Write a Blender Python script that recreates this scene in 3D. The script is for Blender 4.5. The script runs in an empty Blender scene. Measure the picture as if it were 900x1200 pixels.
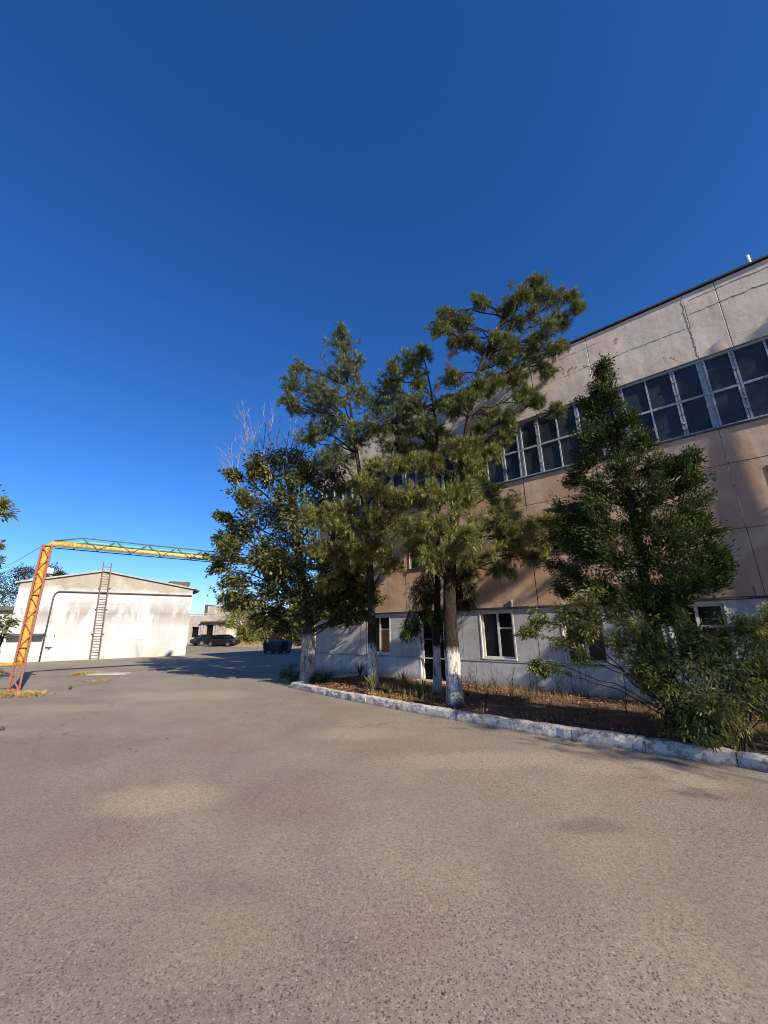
import bpy, math, random
import numpy as np
from mathutils import Vector, Matrix

# ------------------------------------------------------------------ camera
S = bpy.context.scene
C = S.collection
random.seed(7)
rng = np.random.default_rng(11)
R_ = math.radians
EYE = 1.76
FPX = 460.0
_u = np.array([430 - 450, -960 - 600, FPX]); _u /= np.linalg.norm(_u)
_f = np.array([0, 0, 1.0]) - _u * _u[2]; _f /= np.linalg.norm(_f)
_r = np.cross(_f, _u)
if _r[0] < 0: _r = -_r
RM = np.array([_r, _f, _u])          # cam (right, down, forward) -> world
cam = bpy.data.cameras.new('camera'); camo = bpy.data.objects.new('camera', cam); C.objects.link(camo)
cam.sensor_fit = 'VERTICAL'; cam.sensor_height = 36; cam.lens = 36 * FPX / 1200
cam.clip_start = 0.05; cam.clip_end = 2000
camo.matrix_world = Matrix(((RM[0, 0], -RM[0, 1], -RM[0, 2], 0), (RM[1, 0], -RM[1, 1], -RM[1, 2], 0),
                            (RM[2, 0], -RM[2, 1], -RM[2, 2], EYE), (0, 0, 0, 1)))
S.camera = camo
S.cycles.filter_width = 1.0
# ------------------------------------------------------------------ world, sun, exposure
SUN_EL, SUN_AZ = R_(28.7), R_(141.5)      # azimuth clockwise from +Y
w = bpy.data.worlds.new('World'); S.world = w; w.use_nodes = True
wn = w.node_tree; wn.nodes.clear()
sky = wn.nodes.new('ShaderNodeTexSky'); sky.sky_type = 'NISHITA'; sky.sun_disc = False
sky.sun_elevation = SUN_EL; sky.sun_rotation = SUN_AZ
sky.altitude = 300; sky.air_density = 0.9; sky.dust_density = 0.3; sky.ozone_density = 7.0
bg = wn.nodes.new('ShaderNodeBackground'); bg.inputs[1].default_value = 0.1
wo = wn.nodes.new('ShaderNodeOutputWorld')
hs = wn.nodes.new('ShaderNodeHueSaturation'); hs.inputs['Saturation'].default_value = 1.16; hs.inputs['Hue'].default_value = 0.508; wn.links.new(sky.outputs[0], hs.inputs['Color']); wn.links.new(hs.outputs[0], bg.inputs[0]); wn.links.new(bg.outputs[0], wo.inputs[0])
sl = bpy.data.lights.new('sun', 'SUN'); sl.energy = 5.0; sl.angle = R_(0.53); sl.color = (1.0, 0.89, 0.73)
so = bpy.data.objects.new('sun', sl); C.objects.link(so)
sdir = Vector((math.sin(SUN_AZ) * math.cos(SUN_EL), math.cos(SUN_AZ) * math.cos(SUN_EL), math.sin(SUN_EL)))
so.rotation_euler = sdir.to_track_quat('Z', 'Y').to_euler(); so.location = (8, -10, 20)
S.view_settings.view_transform = 'Standard'; S.view_settings.look = 'None'
S.view_settings.exposure = 0.85; S.view_settings.gamma = 1.0

# ------------------------------------------------------------------ measuring helpers
def ray(x, y): return RM @ np.array([x - 450.0, y - 600.0, FPX])
def G(x, y, z=0.0):
    d = ray(x, y); t = (z - EYE) / d[2]; return np.array([d[0] * t, d[1] * t, z])
def at(x, y, Y):
    d = ray(x, y); t = Y / d[1]; return np.array([d[0] * t, Y, EYE + d[2] * t])
AZ = R_(-49.3)
WD = np.array([math.sin(AZ), math.cos(AZ)])        # along the facade, away from the camera
WP = np.array([2.75, 12.606])
WN = np.array([-WD[1], WD[0]])                     # facade normal, towards the yard
if WN @ WP > 0: WN = -WN
def F(x, y, z): return np.array([*(WP - WD * x - WN * y), z])   # facade frame: x right, y inwards
def fpt(px, py, off=0.0):                          # pixel -> point on plane 'off' in front of the facade
    d = ray(px, py); p0 = WP + WN * off; t = (p0 @ WN) / (d[:2] @ WN)
    return np.array([d[0] * t, d[1] * t, EYE + d[2] * t])

# ------------------------------------------------------------------ object helpers
def tag(o, label=None, cat=None, group=None, kind=None):
    if label: o['label'] = label
    if cat: o['category'] = cat
    if group: o['group'] = group
    if kind: o['kind'] = kind
    return o
def empty(name, loc=(0, 0, 0), rz=0.0):
    o = bpy.data.objects.new(name, None); C.objects.link(o); o.location = loc; o.rotation_euler = (0, 0, rz)
    o.empty_display_size = 0.2
    return o
def mesh_obj(name, me, m, parent=None, loc=(0, 0, 0), rot=(0, 0, 0)):
    o = bpy.data.objects.new(name, me); C.objects.link(o)
    if m is not None and not me.materials:
        me.materials.append(m)
    o.location = loc; o.rotation_euler = rot
    if parent: o.parent = parent
    return o
def np_mesh(name, V, Fc, smooth=False):
    """V (n,3); Fc (m,k) equal-size faces or list of lists"""
    me = bpy.data.meshes.new(name)
    V = np.asarray(V, dtype=np.float32)
    if isinstance(Fc, np.ndarray):
        k = Fc.shape[1]; m = Fc.shape[0]
        me.vertices.add(len(V)); me.vertices.foreach_set('co', V.ravel())
        me.loops.add(m * k); me.loops.foreach_set('vertex_index', Fc.astype(np.int32).ravel())
        me.polygons.add(m); me.polygons.foreach_set('loop_start', np.arange(0, m * k, k, dtype=np.int32))
        me.update(calc_edges=True); me.validate()
    else:
        me.from_pydata([tuple(map(float, v)) for v in V], [], Fc); me.update()
    if smooth: me.polygons.foreach_set('use_smooth', np.ones(len(me.polygons), dtype=bool))
    return me
class MB:
    def __init__(s): s.v = []; s.f = []; s.sm = []
    def add(s, V, Fc, smooth=False):
        b = len(s.v); s.v += [tuple(map(float, p)) for p in V]; s.f += [[i + b for i in q] for q in Fc]
        s.sm += [smooth] * len(Fc); return s
    def box(s, x0, x1, y0, y1, z0, z1):
        V = [(x, y, z) for z in (z0, z1) for y in (y0, y1) for x in (x0, x1)]
        return s.add(V, [[0, 2, 3, 1], [4, 5, 7, 6], [0, 1, 5, 4], [2, 6, 7, 3], [0, 4, 6, 2], [1, 3, 7, 5]])
    def cbox(s, x0, x1, y0, y1, z0, z1, c=0.01):          # box whose y0 (outer) face is chamfered
        V = [(x0, y1, z0), (x1, y1, z0), (x1, y1, z1), (x0, y1, z1),
             (x0, y0 + c, z0), (x1, y0 + c, z0), (x1, y0 + c, z1), (x0, y0 + c, z1),
             (x0 + c, y0, z0 + c), (x1 - c, y0, z0 + c), (x1 - c, y0, z1 - c), (x0 + c, y0, z1 - c)]
        Fc = [[3, 2, 1, 0], [8, 9, 10, 11]]
        for i in range(4):
            j = (i + 1) % 4
            Fc += [[i, j, 4 + j, 4 + i], [4 + i, 4 + j, 8 + j, 8 + i]]
        return s.add(V, Fc)
    def tube(s, pts, rad, n=8, caps=True, smooth=True, twist=0.0, noise=None):
        pts = [np.asarray(p, float) for p in pts]
        if not hasattr(rad, '__len__'): rad = [rad] * len(pts)
        V = []; Fc = []
        t0 = pts[1] - pts[0]; a = np.array([0, 0, 1.0]) if abs(t0[2]) < 0.9 * np.linalg.norm(t0) else np.array([1.0, 0, 0])
        for i, p in enumerate(pts):
            t = pts[min(i + 1, len(pts) - 1)] - pts[max(i - 1, 0)]; t = t / (np.linalg.norm(t) + 1e-9)
            e = a - t * (a @ t); e /= np.linalg.norm(e) + 1e-9; b = np.cross(t, e); a = e
            for k in range(n):
                an = 2 * math.pi * k / n + twist
                rr = rad[i] * (1 + (noise(i, k) if noise else 0))
                V.append(p + (e * math.cos(an) + b * math.sin(an)) * rr)
        for i in range(len(pts) - 1):
            for k in range(n):
                k2 = (k + 1) % n
                Fc.append([i * n + k, i * n + k2, (i + 1) * n + k2, (i + 1) * n + k])
        if caps:
            Fc.append(list(range(n))[::-1]); Fc.append([(len(pts) - 1) * n + k for k in range(n)])
        return s.add(V, Fc, smooth)
    def bar(s, p, q, wd, tk=None):                         # square bar
        return s.tube([p, q], [wd * 0.7071, wd * 0.7071], 4, smooth=False, twist=math.pi / 4)
    def prism(s, poly, y0, y1):                            # polygon in xz extruded in y
        n = len(poly)
        V = [(x, y0, z) for x, z in poly] + [(x, y1, z) for x, z in poly]
        Fc = [list(range(n)), list(range(n, 2 * n))[::-1]] + [[i, i + n, (i + 1) % n + n, (i + 1) % n] for i in range(n)]
        return s.add(V, Fc)
    def mesh(s, name):
        me = bpy.data.meshes.new(name); me.from_pydata(s.v, [], s.f); me.update()
        me.polygons.foreach_set('use_smooth', np.array(s.sm, dtype=bool))
        return me
    def build(s, name, m, parent=None, loc=(0, 0, 0), rot=(0, 0, 0)):
        return mesh_obj(name, s.mesh(name), m, parent, loc, rot)

# ------------------------------------------------------------------ material helpers
class N:
    def __init__(s, name):
        s.m = bpy.data.materials.new(name); s.m.use_nodes = True; s.t = s.m.node_tree; s.t.nodes.clear()
        s.out = s.t.nodes.new('ShaderNodeOutputMaterial'); s.pos = s.t.nodes.new('ShaderNodeNewGeometry').outputs['Position']
    def L(s, a, b): s.t.links.new(a, b)
    def val(s, sock, v):
        if isinstance(v, bpy.types.NodeSocket): s.L(v, sock)
        elif isinstance(v, (tuple, list)) and len(v) == 3 and sock.type == 'RGBA': sock.default_value = (*v, 1)
        else: sock.default_value = v
    def obj(s): return s.t.nodes.new('ShaderNodeTexCoord').outputs['Object']
    def map(s, vec, sc=(1, 1, 1), loc=(0, 0, 0), rot=(0, 0, 0)):
        n = s.t.nodes.new('ShaderNodeMapping'); s.L(vec, n.inputs[0]); n.inputs[1].default_value = loc
        n.inputs[2].default_value = rot; n.inputs[3].default_value = sc; return n.outputs[0]
    def noise(s, scale, det=6, rough=0.55, vec=None, dist=0.0, col=False):
        n = s.t.nodes.new('ShaderNodeTexNoise'); n.inputs['Scale'].default_value = scale; n.inputs['Detail'].default_value = det
        n.inputs['Roughness'].default_value = rough; n.inputs['Distortion'].default_value = dist
        s.L(vec if vec is not None else s.pos, n.inputs['Vector']); return n.outputs['Color' if col else 'Fac']
    def voro(s, scale, vec=None, feat='F1', out='Distance', rnd=1.0):
        n = s.t.nodes.new('ShaderNodeTexVoronoi'); n.feature = feat; n.inputs['Scale'].default_value = scale
        n.inputs['Randomness'].default_value = rnd
        s.L(vec if vec is not None else s.pos, n.inputs['Vector']); return n.outputs[out]
    def ramp(s, fac, stops, interp='LINEAR'):
        n = s.t.nodes.new('ShaderNodeValToRGB'); e = n.color_ramp; e.interpolation = interp
        while len(e.elements) < len(stops): e.elements.new(0.5)
        for el, (p, c) in zip(e.elements, stops):
            el.position = p; el.color = (c, c, c, 1) if not hasattr(c, '__len__') else (*c, 1)
        s.val(n.inputs[0], fac); return n.outputs[0]
    def mix(s, fac, a, b, mode='MIX'):
        n = s.t.nodes.new('ShaderNodeMix'); n.data_type = 'RGBA'; n.blend_type = mode
        s.val(n.inputs[0], fac); s.val(n.inputs[6], a); s.val(n.inputs[7], b); return n.outputs[2]
    def math(s, op, a, b=0.0, clamp=False):
        n = s.t.nodes.new('ShaderNodeMath'); n.operation = op; n.use_clamp = clamp
        s.val(n.inputs[0], a); s.val(n.inputs[1], b); return n.outputs[0]
    def sep(s, vec):
        n = s.t.nodes.new('ShaderNodeSeparateXYZ'); s.L(vec, n.inputs[0]); return n.outputs
    def bump(s, h, st=0.5, d=0.02, nrm=None):
        n = s.t.nodes.new('ShaderNodeBump'); n.inputs['Strength'].default_value = st; n.inputs['Distance'].default_value = d
        s.L(h, n.inputs['Height'])
        if nrm is not None: s.L(nrm, n.inputs['Normal'])
        return n.outputs[0]
    def island(s): return s.t.nodes.new('ShaderNodeNewGeometry').outputs['Random Per Island']
    def rand(s): return s.t.nodes.new('ShaderNodeObjectInfo').outputs['Random']
    def bsdf(s, col, rough=0.8, metal=0.0, nrm=None, spec=0.5):
        n = s.t.nodes.new('ShaderNodeBsdfPrincipled'); s.val(n.inputs['Base Color'], col); s.val(n.inputs['Roughness'], rough)
        s.val(n.inputs['Metallic'], metal); n.inputs['Specular IOR Level'].default_value = spec
        if nrm is not None: s.L(nrm, n.inputs['Normal'])
        s.L(n.outputs[0], s.out.inputs[0]); return s.m
    def leaf(s, col, trans, amt=0.35, rough=0.55, spec=0.3):
        n = s.t.nodes.new('ShaderNodeBsdfPrincipled'); s.val(n.inputs['Base Color'], col); n.inputs['Roughness'].default_value = rough
        n.inputs['Specular IOR Level'].default_value = spec
        t = s.t.nodes.new('ShaderNodeBsdfTranslucent'); s.val(t.inputs[0], trans)
        x = s.t.nodes.new('ShaderNodeMixShader'); x.inputs[0].default_value = amt
        s.L(n.outputs[0], x.inputs[1]); s.L(t.outputs[0], x.inputs[2]); s.L(x.outputs[0], s.out.inputs[0]); return s.m

MT = {}
def simple(name, c1, c2, scale=6.0, rough=0.7, metal=0.0, bs=0.2, bd=0.01, spec=0.4, c3=None):
    n = N(name); f = n.noise(scale, 8, 0.6)
    st = [(0.3, c1), (0.7, c2)] if c3 is None else [(0.3, c1), (0.55, c2), (0.68, c3)]
    col = n.ramp(f, st); b = n.bump(n.noise(scale * 6, 5), bs, bd)
    MT[name] = n.bsdf(col, rough, metal, b, spec); return MT[name]

def m_asphalt():
    n = N('asphalt')
    big = n.noise(0.22, 5, 0.55); mid = n.noise(0.8, 6, 0.6, dist=0.5); fine = n.noise(26, 6, 0.72)
    base = n.ramp(big, [(0.32, (0.195, 0.166, 0.133)), (0.5, (0.254, 0.211, 0.163)), (0.66, (0.307, 0.254, 0.186))])
    base = n.mix(n.ramp(mid, [(0.40, 0.0), (0.62, 0.8)]), base, (0.307, 0.254, 0.184))
    red = n.ramp(n.noise(0.55, 4, 0.5, n.map(n.pos, loc=(13, 5, 0))), [(0.50, 0.0), (0.66, 0.55)])
    base = n.mix(red, base, (0.243, 0.166, 0.123))
    drk = n.ramp(n.noise(0.42, 5, 0.55, n.map(n.pos, loc=(3, 25, 0)), dist=0.6), [(0.52, 0.0), (0.66, 0.5)])
    base = n.mix(drk, base, (0.162, 0.137, 0.108))
    # dusty tan patches, each with its own place and outline
    def patch(cx, cy, rx, ry, amt, col, base):
        ad = n.t.nodes.new('ShaderNodeVectorMath'); ad.operation = 'SUBTRACT'; n.L(n.pos, ad.inputs[0]); ad.inputs[1].default_value = (cx, cy, 0)
        v = n.map(ad.outputs[0], sc=(1 / rx, 1 / ry, 0))
        ln = n.t.nodes.new('ShaderNodeVectorMath'); ln.operation = 'LENGTH'; n.L(v, ln.inputs[0])
        d = n.math('ADD', ln.outputs['Value'], n.math('MULTIPLY', n.math('SUBTRACT', n.noise(1.6, 7, 0.65), 0.5), 1.1))
        return n.mix(n.ramp(d, [(0.45, amt), (1.05, 0.0)]), base, col)
    tan = (0.399, 0.321, 0.219)
    for (px, py, rx, ry, amt, col) in ((190, 935, 0.85, 0.55, 0.85, tan), (210, 815, 3.0, 1.0, 0.7, tan), (60, 830, 2.5, .7, .5, tan),
                                       (690, 968, 0.42, 0.2, 0.6, (0.124, 0.109, 0.089)), (560, 890, 1.7, 0.5, 0.65, tan),
                                       (260, 1100, 0.6, 0.45, 0.55, (0.314, 0.254, 0.176)), (330, 930, 0.8, 1.0, 0.55, (0.210, 0.140, 0.110)),
                                       (810, 915, 0.6, 0.4, 0.65, tan), (120, 990, 0.7, 0.4, 0.45, (0.216, 0.150, 0.119)), (720, 900, .9, .3, .5, tan), (420, 860, 1.2, .5, .5, tan)):
        g = G(px, py); base = patch(g[0], g[1], rx, ry, amt, col, base)
    # aggregate: pale and dark stones of mixed size in the binder
    sw = n.t.nodes.new('ShaderNodeVectorMath'); sw.operation = 'SCALE'; n.L(n.noise(40, 3, 0.6, col=True), sw.inputs[0]); sw.inputs['Scale'].default_value = 0.016
    wp = n.t.nodes.new('ShaderNodeVectorMath'); wp.operation = 'ADD'; n.L(n.pos, wp.inputs[0]); n.L(sw.outputs[0], wp.inputs[1]); wp = wp.outputs[0]
    def layer(scale, off, lo_d, thr):
        v = n.map(wp, loc=off); c = n.sep(n.voro(scale, v, out='Color')); d = n.voro(scale, v)
        return c, d, n.math('LESS_THAN', d, n.math('MULTIPLY', c[2], lo_d))
    c1, d1, in1 = layer(150, (0, 0, 0), .75, 0)
    c2, d2, in2 = layer(78, (3.3, 1.7, 0), .62, 0)
    c3, d3, in3 = layer(44, (1.1, 5.7, 0), .42, 0)
    sel = lambda c, k, t, m: n.math('MULTIPLY', n.math('GREATER_THAN', c[k], t), m)
    wear = n.ramp(n.noise(0.7, 4, 0.6, n.map(n.pos, loc=(9, 1, 0))), [(0.35, 0.55), (0.6, 1.0)])
    base = n.mix(n.ramp(fine, [(0.35, 0.6), (0.58, 0.0)]), base, (0.115, 0.098, 0.084))
    base = n.mix(n.math('MULTIPLY', sel(c1, 0, .72, in1), 0.5), base, (0.42, 0.37, 0.30))
    base = n.mix(n.math('MULTIPLY', sel(c1, 1, .70, in1), 0.75), base, (0.060, 0.055, 0.050))
    base = n.mix(n.math('MULTIPLY', n.math('MULTIPLY', sel(c2, 0, .80, in2), wear), 0.6), base, (0.40, 0.345, 0.28))
    pit = n.math('MULTIPLY', sel(c2, 1, .74, in2), wear)
    base = n.mix(n.math('MULTIPLY', pit, 0.85), base, (0.040, 0.037, 0.034))
    base = n.mix(n.math('MULTIPLY', sel(c3, 0, .94, in3), 0.75), base, (0.50, 0.45, 0.37))
    pit3 = sel(c3, 1, .90, in3)
    base = n.mix(n.math('MULTIPLY', pit3, 0.9), base, (0.032, 0.030, 0.028))
    # hairline cracks away from the middle
    sc = n.t.nodes.new('ShaderNodeVectorMath'); sc.operation = 'SCALE'; n.L(n.noise(1.3, 5, 0.6, col=True), sc.inputs[0]); sc.inputs['Scale'].default_value = 1.3
    wv = n.t.nodes.new('ShaderNodeVectorMath'); wv.operation = 'ADD'; n.L(n.pos, wv.inputs[0]); n.L(sc.outputs[0], wv.inputs[1])
    ck = n.voro(0.19, vec=n.map(wv.outputs[0], loc=(2.2, 0.4, 0)), feat='DISTANCE_TO_EDGE')
    cm = n.math('MULTIPLY', n.math('LESS_THAN', ck, 0.0020), n.math('GREATER_THAN', n.sep(n.pos)[1], 7.0))
    base = n.mix(n.math('MULTIPLY', cm, 0.5), base, (0.06, 0.054, 0.05))
    h = n.math('SUBTRACT', n.math('ADD', fine, n.math('MULTIPLY', in1, 0.25)), n.math('ADD', n.math('MULTIPLY', pit, 0.9), n.math('MULTIPLY', pit3, 0.9)))
    h = n.math('SUBTRACT', h, cm)
    b = n.bump(h, 0.55, 0.006); b = n.bump(n.noise(3.0, 4), 0.22, 0.03, b)
    MT['asphalt'] = n.bsdf(base, 0.88, 0, b, 0.3)
m_asphalt()

def m_plaster(name, tones, stain, peel=None, peel_amt=0.6, streak=True, scale=0.5, patch=None):
    n = N(name)
    base = n.ramp(n.noise(scale, 7, 0.6, dist=0.6), [(0.3, tones[0]), (0.5, tones[1]), (0.7, tones[2])])
    if patch is not None:
        pm = n.ramp(n.noise(0.8, 3, 0.4, n.map(n.pos, loc=(4, 9, 2))), [(0.53, 0.0), (0.58, 0.7)])
        base = n.mix(pm, base, patch)
    if streak:
        v = n.map(n.pos, sc=(1.0, 1.0, 0.09)); stk = n.ramp(n.noise(3.2, 6, 0.65, v), [(0.48, 0.0), (0.75, 0.65)])
        base = n.mix(stk, base, stain)
    blot = n.ramp(n.noise(2.2, 8, 0.7), [(0.5, 0.0), (0.72, 0.55)])
    base = n.mix(blot, base, stain)
    h = n.noise(30, 6, 0.6)
    if peel is not None:
        pl = n.ramp(n.noise(1.4, 9, 0.72, n.map(n.pos, loc=(31, 3, 8))), [(peel_amt, 0.0), (peel_amt + 0.015, 1.0)])
        base = n.mix(pl, base, peel); h = n.math('SUBTRACT', n.math('MULTIPLY', h, 0.4), pl)
    base = n.mix(n.ramp(n.noise(20, 5, 0.6), [(0.3, 0.25), (0.7, 0.0)]), base, stain)
    if name == 'plinth_paint':
        zz = n.math('ADD', n.sep(n.pos)[2], n.math('MULTIPLY', n.math('SUBTRACT', n.noise(2.5, 6, .7), .5), .45))
        base = n.mix(n.ramp(zz, [(0.12, 0.8), (0.36, 0.0)]), base, (0.22, 0.175, 0.14))
    b = n.bump(h, 0.5, 0.008); b = n.bump(n.noise(1.1, 4, 0.5), 0.5, 0.06, b)
    MT[name] = n.bsdf(base, 0.9, 0, b, 0.25)
m_plaster('pink_plaster', ((0.45, 0.295, 0.195), (0.55, 0.39, 0.275), (0.63, 0.48, 0.36)), (0.31, 0.20, 0.135), (0.62, 0.52, 0.43), 0.70, patch=(0.47, 0.28, 0.17))
m_plaster('parapet_concrete', ((0.47, 0.40, 0.33), (0.58, 0.50, 0.42), (0.67, 0.595, 0.515)), (0.30, 0.25, 0.205), (0.25, 0.205, 0.18), 0.63, patch=(0.55, 0.44, 0.375))
m_plaster('grey_paint', ((0.40, 0.40, 0.40), (0.49, 0.49, 0.485), (0.56, 0.555, 0.545)), (0.25, 0.24, 0.23), (0.33, 0.31, 0.29), 0.72)
m_plaster('plinth_paint', ((0.44, 0.45, 0.46), (0.54, 0.55, 0.56), (0.61, 0.61, 0.61)), (0.27, 0.26, 0.25), (0.33, 0.31, 0.29), 0.68)
m_plaster('joint_mortar', ((0.18, 0.14, 0.115), (0.30, 0.245, 0.205), (0.5, 0.44, 0.39)), (0.14, 0.115, 0.095), scale=2.5)
m_plaster('pale_mortar', ((0.42, 0.35, 0.30), (0.55, 0.48, 0.42), (0.62, 0.56, 0.5)), (0.25, 0.2, 0.17), scale=4)
m_plaster('old_concrete', ((0.30, 0.28, 0.25), (0.38, 0.35, 0.31), (0.44, 0.41, 0.37)), (0.18, 0.165, 0.15))

def m_whitewash():
    n = N('whitewash'); z = n.sep(n.pos)[2]
    white = n.ramp(n.noise(0.7, 6, 0.6), [(0.3, (0.37, 0.38, 0.385)), (0.7, (0.44, 0.455, 0.465))])
    beige = n.ramp(n.noise(0.9, 7, 0.65, dist=0.5), [(0.32, (0.23, 0.195, 0.145)), (0.55, (0.30, 0.265, 0.21)), (0.7, (0.37, 0.345, 0.30))])
    sq = n.map(n.pos, sc=(1.0, 1.0, 0.35))
    edge = n.math('ADD', z, n.math('MULTIPLY', n.math('SUBTRACT', n.noise(0.7, 6, 0.65), 0.5), 1.6))
    top = n.ramp(n.math('SUBTRACT', edge, 4.35), [(0.0, 0.0), (0.25, 0.92)])
    wear = n.ramp(n.noise(1.1, 8, 0.7, sq, dist=0.3), [(0.44, 0.0), (0.56, 1.0)])
    zone = n.ramp(n.math('ABSOLUTE', n.math('SUBTRACT', z, 2.9)), [(0.0, 1.0), (1.9, 0.2)])
    wear = n.math('MULTIPLY', wear, zone)
    col = n.mix(top, white, beige); col = n.mix(n.math('MULTIPLY', wear, 0.9), col, (0.23, 0.21, 0.18))
    stk = n.ramp(n.noise(4, 6, 0.7, n.map(n.pos, sc=(1, 1, 0.12))), [(0.6, 0.0), (0.8, 0.5)])
    col = n.mix(stk, col, (0.36, 0.31, 0.26))
    # courses of large blocks showing through
    cz = n.math('ABSOLUTE', n.math('SUBTRACT', n.math('FRACT', n.math('MULTIPLY', z, 1 / 1.18)), 0.5))
    ln = n.math('MULTIPLY', n.math('GREATER_THAN', cz, 0.491), n.ramp(n.noise(1.3, 3), [(0.35, 0.1), (0.55, 0.8)]))
    col = n.mix(ln, col, (0.28, 0.25, 0.21))
    sp = n.ramp(n.noise(6.5, 6, 0.7), [(0.66, 0.0), (0.7, 0.8)]); col = n.mix(sp, col, (0.3, 0.25, 0.2))
    low = n.math('MULTIPLY', n.ramp(n.math('SUBTRACT', edge, 0.0), [(0.0, 0.9), (0.5, 0.0)]), 0.8); col = n.mix(low, col, (0.4, 0.36, 0.3))
    b = n.bump(n.noise(9, 7, 0.65), 0.6, 0.02)
    MT['whitewash'] = n.bsdf(col, 0.9, 0, b, 0.2)
m_whitewash()

def m_glass():
    n = N('dusty_glass')
    d = n.ramp(n.noise(1.8, 7, 0.65, n.map(n.pos, sc=(1, 1, 0.6))), [(0.3, 0.0), (0.75, 1.0)])
    r = n.rand()
    col = n.mix(d, (0.006, 0.008, 0.010), (0.035, 0.042, 0.048))
    col = n.mix(n.math('MULTIPLY', r, 0.45), col, (0.05, 0.056, 0.058))
    col = n.mix(n.ramp(n.noise(14, 4, 0.7), [(0.66, 0.0), (0.8, 0.5)]), col, (0.09, 0.085, 0.075))
    b = n.bump(n.noise(1.2, 3), 0.35, 0.02)
    rough = n.ramp(n.noise(3, 4), [(0.3, 0.2), (0.7, 0.4)])
    MT['dusty_glass'] = n.bsdf(col, rough, 0, b, 0.35)
    n = N('dark_glass')
    col = n.mix(n.ramp(n.noise(2.2, 6), [(0.4, 0.0), (0.8, 0.6)]), (0.004, 0.004, 0.004), (0.02, 0.02, 0.02))
    MT['dark_glass'] = n.bsdf(col, 0.2, 0, n.bump(n.noise(1.5, 2), 0.2, 0.02), 0.25)
m_glass()
def m_frame(name, paint, under, amt=0.6, sc=7):
    n = N(name)
    p = n.ramp(n.noise(sc, 8, 0.7), [(0.3, tuple(c * 0.8 for c in paint)), (0.6, paint)])
    ch = n.ramp(n.noise(sc * 2.2, 9, 0.75, n.map(n.pos, loc=(3, 1, 4))), [(amt, 0.0), (amt + 0.03, 1.0)])
    col = n.mix(ch, p, under)
    MT[name] = n.bsdf(col, 0.6, 0, n.bump(ch, 0.4, 0.004), 0.4)
m_frame('pale_blue_frame', (0.27, 0.315, 0.36), (0.10, 0.105, 0.11), 0.56)
m_frame('white_frame', (0.62, 0.61, 0.58), (0.22, 0.19, 0.16), 0.62)
m_frame('rust_red_steel', (0.25, 0.062, 0.030), (0.16, 0.07, 0.045), 0.52, 12)
m_frame('ladder_steel', (0.14, 0.062, 0.048), (0.08, 0.04, 0.03), 0.55, 9)
m_frame('yellow_pipe_paint', (0.56, 0.31, 0.03), (0.27, 0.12, 0.05), 0.52, 7)
m_frame('weathered_yellow', (0.50, 0.36, 0.10), (0.28, 0.19, 0.11), 0.50, 6)
m_frame('green_steel', (0.055, 0.10, 0.085), (0.10, 0.07, 0.05), 0.62, 8)
m_frame('teal_paint', (0.09, 0.30, 0.28), (0.2, 0.28, 0.25), 0.66, 5)
m_frame('grey_door_paint', (0.52, 0.51, 0.50), (0.36, 0.33, 0.30), 0.62, 4)
m_frame('dark_pipe', (0.07, 0.055, 0.055), (0.13, 0.08, 0.06), 0.6, 6)
m_frame('bin_paint', (0.040, 0.046, 0.052), (0.11, 0.07, 0.05), 0.62, 5)
m_frame('brown_board', (0.33, 0.14, 0.04), (0.22, 0.10, 0.04), 0.6, 5)
simple('roof_felt', (0.05, 0.045, 0.04), (0.10, 0.085, 0.075), 3, 0.9)
simple('dark_inside', (0.004, 0.004, 0.004), (0.012, 0.011, 0.010), 2, 0.95, spec=0.05)
simple('flashing', (0.03, 0.028, 0.028), (0.07, 0.06, 0.055), 5, 0.6)
simple('roof_edge', (0.22, 0.21, 0.195), (0.36, 0.345, 0.32), 4, 0.8)
simple('bark_dead', (0.14, 0.125, 0.11), (0.26, 0.235, 0.21), 14, 0.9, bs=0.5)
simple('soil', (0.055, 0.035, 0.022), (0.12, 0.072, 0.044), 5, 0.95, bs=0.9, bd=0.03, c3=(0.18, 0.11, 0.065))
simple('dry_earth', (0.20, 0.155, 0.10), (0.30, 0.235, 0.15), 2, 0.95, bs=0.8, bd=0.03)
simple('stone_dark', (0.03, 0.028, 0.027), (0.07, 0.06, 0.055), 9, 0.9)
simple('slab_concrete', (0.28, 0.26, 0.235), (0.38, 0.355, 0.32), 5, 0.9)
simple('car_paint', (0.006, 0.006, 0.008), (0.010, 0.010, 0.013), 2, 0.22, bs=0.0, spec=0.6)
simple('rubber', (0.012, 0.012, 0.012), (0.02, 0.02, 0.02), 9, 0.85)
simple('alloy', (0.35, 0.35, 0.36), (0.45, 0.45, 0.46), 9, 0.35, 0.9)
simple('chrome_pipe', (0.5, 0.48, 0.45), (0.62, 0.6, 0.57), 9, 0.5, 0.3)
simple('lamp_red', (0.35, 0.015, 0.012), (0.45, 0.02, 0.016), 9, 0.25)
simple('plastic_white', (0.6, 0.6, 0.58), (0.72, 0.72, 0.70), 9, 0.5)
simple('sandstone', (0.38, 0.33, 0.27), (0.48, 0.43, 0.37), 0.9, 0.9, c3=(0.55, 0.51, 0.46))
simple('far_plaster', (0.24, 0.21, 0.18), (0.36, 0.325, 0.285), 1.2, 0.9, c3=(0.44, 0.41, 0.37))

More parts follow.
